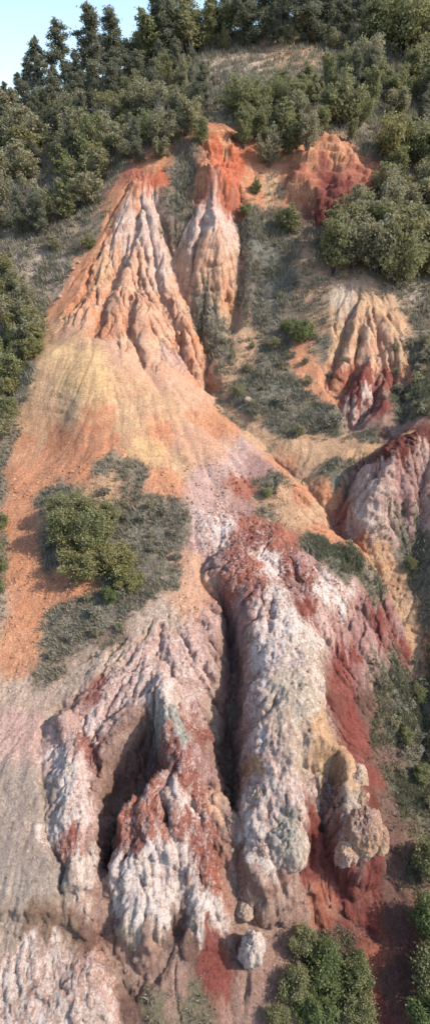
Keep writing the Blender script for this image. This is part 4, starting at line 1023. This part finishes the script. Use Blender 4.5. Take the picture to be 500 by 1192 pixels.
for p in ([(425, 770), (500, 740), (560, 740), (560, 1192), (470, 1192), (470, 960), (440, 900)], [(310, 1060), (450, 1100), (460, 1192), (310, 1192)], [(455, 400), (560, 400), (560, 495), (455, 495)], [(360, 620), (440, 660), (440, 690), (380, 660)]):
    lush = np.maximum(lush, softmask(p).astype(np.float32))
lush = blur(lush, 5)
vm = np.clip((VEG - 0.12) / 0.6, 0, 1)
grass('dry_grass', 'short dry grey green grass and herbs covering the soft slopes', M_GRASS, vm * (1 - 0.8 * lush) * (0.12 + 0.88 * patch), 80000, 0.25, 51)
grass('green_grass', 'darker green grass on the right hand banks', M_LUSH, vm * lush * (0.1 + 0.9 * patch), 22000, 0.22, 52)

# ------------------------------------------------------------------ knobs, pinnacle and stones
def blob(name, r, rz, seed, colour, crustv, parent=None, nu=72, nv=44, rough=0.2, grow=None):
    """weathered rock body: closed sphere grid pushed about by noise; colour is a function of height 0..1"""
    th = np.linspace(0, 2 * np.pi, nu, endpoint=False); ph = np.linspace(0.02, np.pi - 0.02, nv)
    T, P_ = np.meshgrid(th, ph)
    n = np.stack([np.sin(P_) * np.cos(T), np.sin(P_) * np.sin(T), np.cos(P_)], -1)
    o = seed * 3.7
    d = 1 + rough * 1.6 * fbm3(n[..., 0] * 1.2 + o, n[..., 1] * 1.2, n[..., 2] * 1.2 + o, 3, 0.5)
    d += rough * 0.7 * (0.5 - np.abs(fbm3(n[..., 0] * 3.0 + o, n[..., 1] * 3.0 + o, n[..., 2] * 2.0, 3, 0.6)) * 2)
    d += rough * 0.35 * fbm3(n[..., 0] * 8 + o, n[..., 1] * 8, n[..., 2] * 8 + o, 2, 0.6)
    V = n * d[..., None] * np.array([r, r, rz])
    if grow: 
        g_ = grow((n[..., 2] + 1) / 2); V[..., 0] *= g_; V[..., 1] *= g_
    idx = np.arange(nu * nv).reshape(nv, nu); nx = np.roll(idx, -1, axis=1)
    F = np.stack([idx[1:], nx[1:], nx[:-1], idx[:-1]], -1)
    F = F.reshape(-1, 4)
    me = raw_mesh(name, V.reshape(-1, 3), F, EARTH, True)
    hh = (V[..., 2] / rz + 1) / 2 + 0.18 * fbm3(n[..., 0] * 3 + o, n[..., 1] * 3, n[..., 2] * 3, 3, 0.6)
    c = np.stack([np.interp(hh, [k for k, _ in colour], [((PAL[v][i] / 255) ** 2.2) * ALB for _, v in colour]) for i in range(3)] + [np.ones_like(hh)], -1)
    a = me.attributes.new('Col', 'FLOAT_COLOR', 'POINT'); a.data.foreach_set('color', c.astype(np.float32).ravel())
    a = me.attributes.new('crust', 'FLOAT', 'POINT'); a.data.foreach_set('value', np.full(nu * nv, crustv, np.float32))
    a = me.attributes.new('veg', 'FLOAT', 'POINT'); a.data.foreach_set('value', np.zeros(nu * nv, np.float32))
    return link(name, me, parent)
fin_obj = bpy.data.objects['eroded_rock_fin']
for px, py, zc, r, rz, sd_, colr, cr in [
    (411, 909, -28.95, 0.80, 1.1, 1, [(0, 'C'), (0.5, 'TO'), (1, 'T')], 0.5),
    (415, 934, -29.55, 0.75, 1.1, 8, [(0, 'W'), (0.5, 'T'), (1, 'TO')], 0.5),
    (420, 968, -30.35, 1.15, 1.6, 2, [(0, 'W'), (0.4, 'W'), (0.55, 'TO'), (1, 'PB')], 0.65),
    (436, 978, -30.75, 0.75, 1.3, 7, [(0, 'W'), (0.4, 'W'), (0.55, 'TO'), (1, 'PB')], 0.6),
    (402, 991, -31.15, 0.75, 1.2, 10, [(0, 'W'), (0.6, 'PW'), (1, 'TO')], 0.8),
(332, 986, -30.15, 1.20, 1.7, 4, [(0, 'W'), (0.5, 'W'), (0.7, 'T'), (1, 'LI')], 0.8),
    (304, 996, -30.65, 0.90, 1.5, 5, [(0, 'W'), (0.5, 'W'), (1, 'PW')], 0.85),
    (302, 936, -29.15, 0.80, 1.4, 6, [(0, 'W'), (0.5, 'PW'), (1, 'C')], 0.8)]:
    k = blob('knob', r, rz, sd_, colr, cr * 0.75, fin_obj, 110, 70, 0.15); k.location = tuple(np.array(PZ(px, py, zc - 0.3)) + np.array([0, 0, CAMZ]))
pz = ground(291, 1112)
pn = blob('rock_pinnacle', 0.62, 1.5, 9, [(0, 'PB'), (0.4, 'C'), (0.6, 'PK'), (1, 'PK')], 0.85, None, 64, 48, 0.3, lambda t: 1.15 - 0.45 * t)
pn.location = (pz[0], pz[1], pz[2] + 0.75)
tag(pn, 'small freestanding white topped rock pinnacle above the brown gully floor', 'rock')
bo = ground(284, 1062)
pn = blob('boulder', 0.5, 0.55, 12, [(0, 'PB'), (1, 'T')], 0.1, None, 48, 32, 0.2); pn.location = (bo[0], bo[1], bo[2] + 0.25)
tag(pn, 'brown boulder just above the small white topped pinnacle', 'rock')
STONE = [blob('stone', 1, 0.75, 20 + k, [(0, 'C'), (1, 'W')], 0.2, None, 14, 9, 0.3) for k in range(3)]
first = list(STONE)
def stone(px, py, r, label, group=None):
    x, y, z = ground(px, py)
    o = first.pop() if first else bpy.data.objects.new('stone', random.choice(STONE).data)
    if o.name not in COL.objects: COL.objects.link(o)
    o.location = (x, y, z + r * 0.35); o.scale = (r, r * random.uniform(0.7, 1.2), r * random.uniform(0.7, 1.0)); o.rotation_euler = (random.uniform(-.3, .3), random.uniform(-.3, .3), random.random() * 6.28)
    tag(o, label, 'stone', group)
for px, py, r, lb in [(288, 467, 0.42, 'white stone alone on the green slope at mid height'), (85, 314, 0.32, 'largest pale stone on the grey left slope'), (80, 322, 0.2, 'small pale stone below the largest on the grey left slope'),
                      (70, 346, 0.28, 'pale stone near the orange edge of the left slope'), (92, 306, 0.18, 'small pale stone above the largest on the left slope'), (466, 396, 0.35, 'tan stone at the right rim of the fluted cream slope'),
                      (189, 674, 0.16, 'small pale stone in dry grass right of the central thicket')]:
    stone(px, py, r, lb)
for k in range(34):
    t = random.random(); px = 262 + 22 * t + random.gauss(0, 9); py = 900 + 150 * t
    stone(px, py, random.uniform(0.05, 0.13), 'small loose stone on the floor of the gully left of the long fin', 'loose gully stones')
# ------------------------------------------------------------------ gravel: small stones nobody could count, lying on bare ground
def gravel(count, seed):
    rg = np.random.default_rng(seed)
    area = np.gradient(X, axis=1) * np.gradient(Y, axis=0)
    w = np.clip(1 - VEG * 1.5, 0, 1) * area * np.clip(1.4 - slope, 0, 1) * (0.15 + sst(0.0, 0.4, fbm(X / 3, Y / 3, 4, 0.6, 81))) / (np.clip(np.sqrt(X ** 2 + Y ** 2 + Z ** 2), 25, 200) ** 1.4)
    w[(Y < 6) | (Y > 44) | (np.abs(X) > halfw(Y))] = 0
    w = w.ravel(); w /= w.sum(); pick = rg.choice(len(w), count, p=w)
    P = np.stack([X.ravel()[pick], Y.ravel()[pick], DZ.ravel()[pick]], 1); r = 0.03 + 0.10 * rg.random(count) ** 3
    r *= np.clip(P[:, 1] / 25, 0.8, 2.0)
    oct_ = np.array([(1, 0, 0), (-1, 0, 0), (0, 1, 0), (0, -1, 0), (0, 0, 1), (0, 0, -1)], float)
    V = oct_[None] * (0.6 + 0.8 * rg.random((count, 6, 1))) + rg.normal(size=(count, 6, 3)) * 0.18
    an = rg.random(count) * 6.283; c, s_ = np.cos(an)[:, None], np.sin(an)[:, None]
    V = np.stack([V[..., 0] * c - V[..., 1] * s_, V[..., 0] * s_ + V[..., 1] * c, V[..., 2] * 0.7], -1) * r[:, None, None] + P[:, None, :]
    F = np.array([(0, 2, 4), (2, 1, 4), (1, 3, 4), (3, 0, 4), (2, 0, 5), (1, 2, 5), (3, 1, 5), (0, 3, 5)])
    me = raw_mesh('gravel', V.reshape(-1, 3), (F[None] + np.arange(count)[:, None, None] * 6).reshape(-1, 3), EARTH)
    cc = COLR.reshape(-1, 4)[pick] * np.array([1, 1, 1, 1]) * (0.75 + 0.5 * rg.random((count, 1))); cc[:, 3] = 1
    a = me.attributes.new('Col', 'FLOAT_COLOR', 'POINT'); a.data.foreach_set('color', np.repeat(cc, 6, 0).astype(np.float32).ravel())
    for nm in ('crust', 'veg'):
        a = me.attributes.new(nm, 'FLOAT', 'POINT'); a.data.foreach_set('value', np.zeros(count * 6, np.float32))
    tag(link('gravel', me), 'small loose stones strewn over the bare slopes', kind='stuff')
gravel(9000, 91)
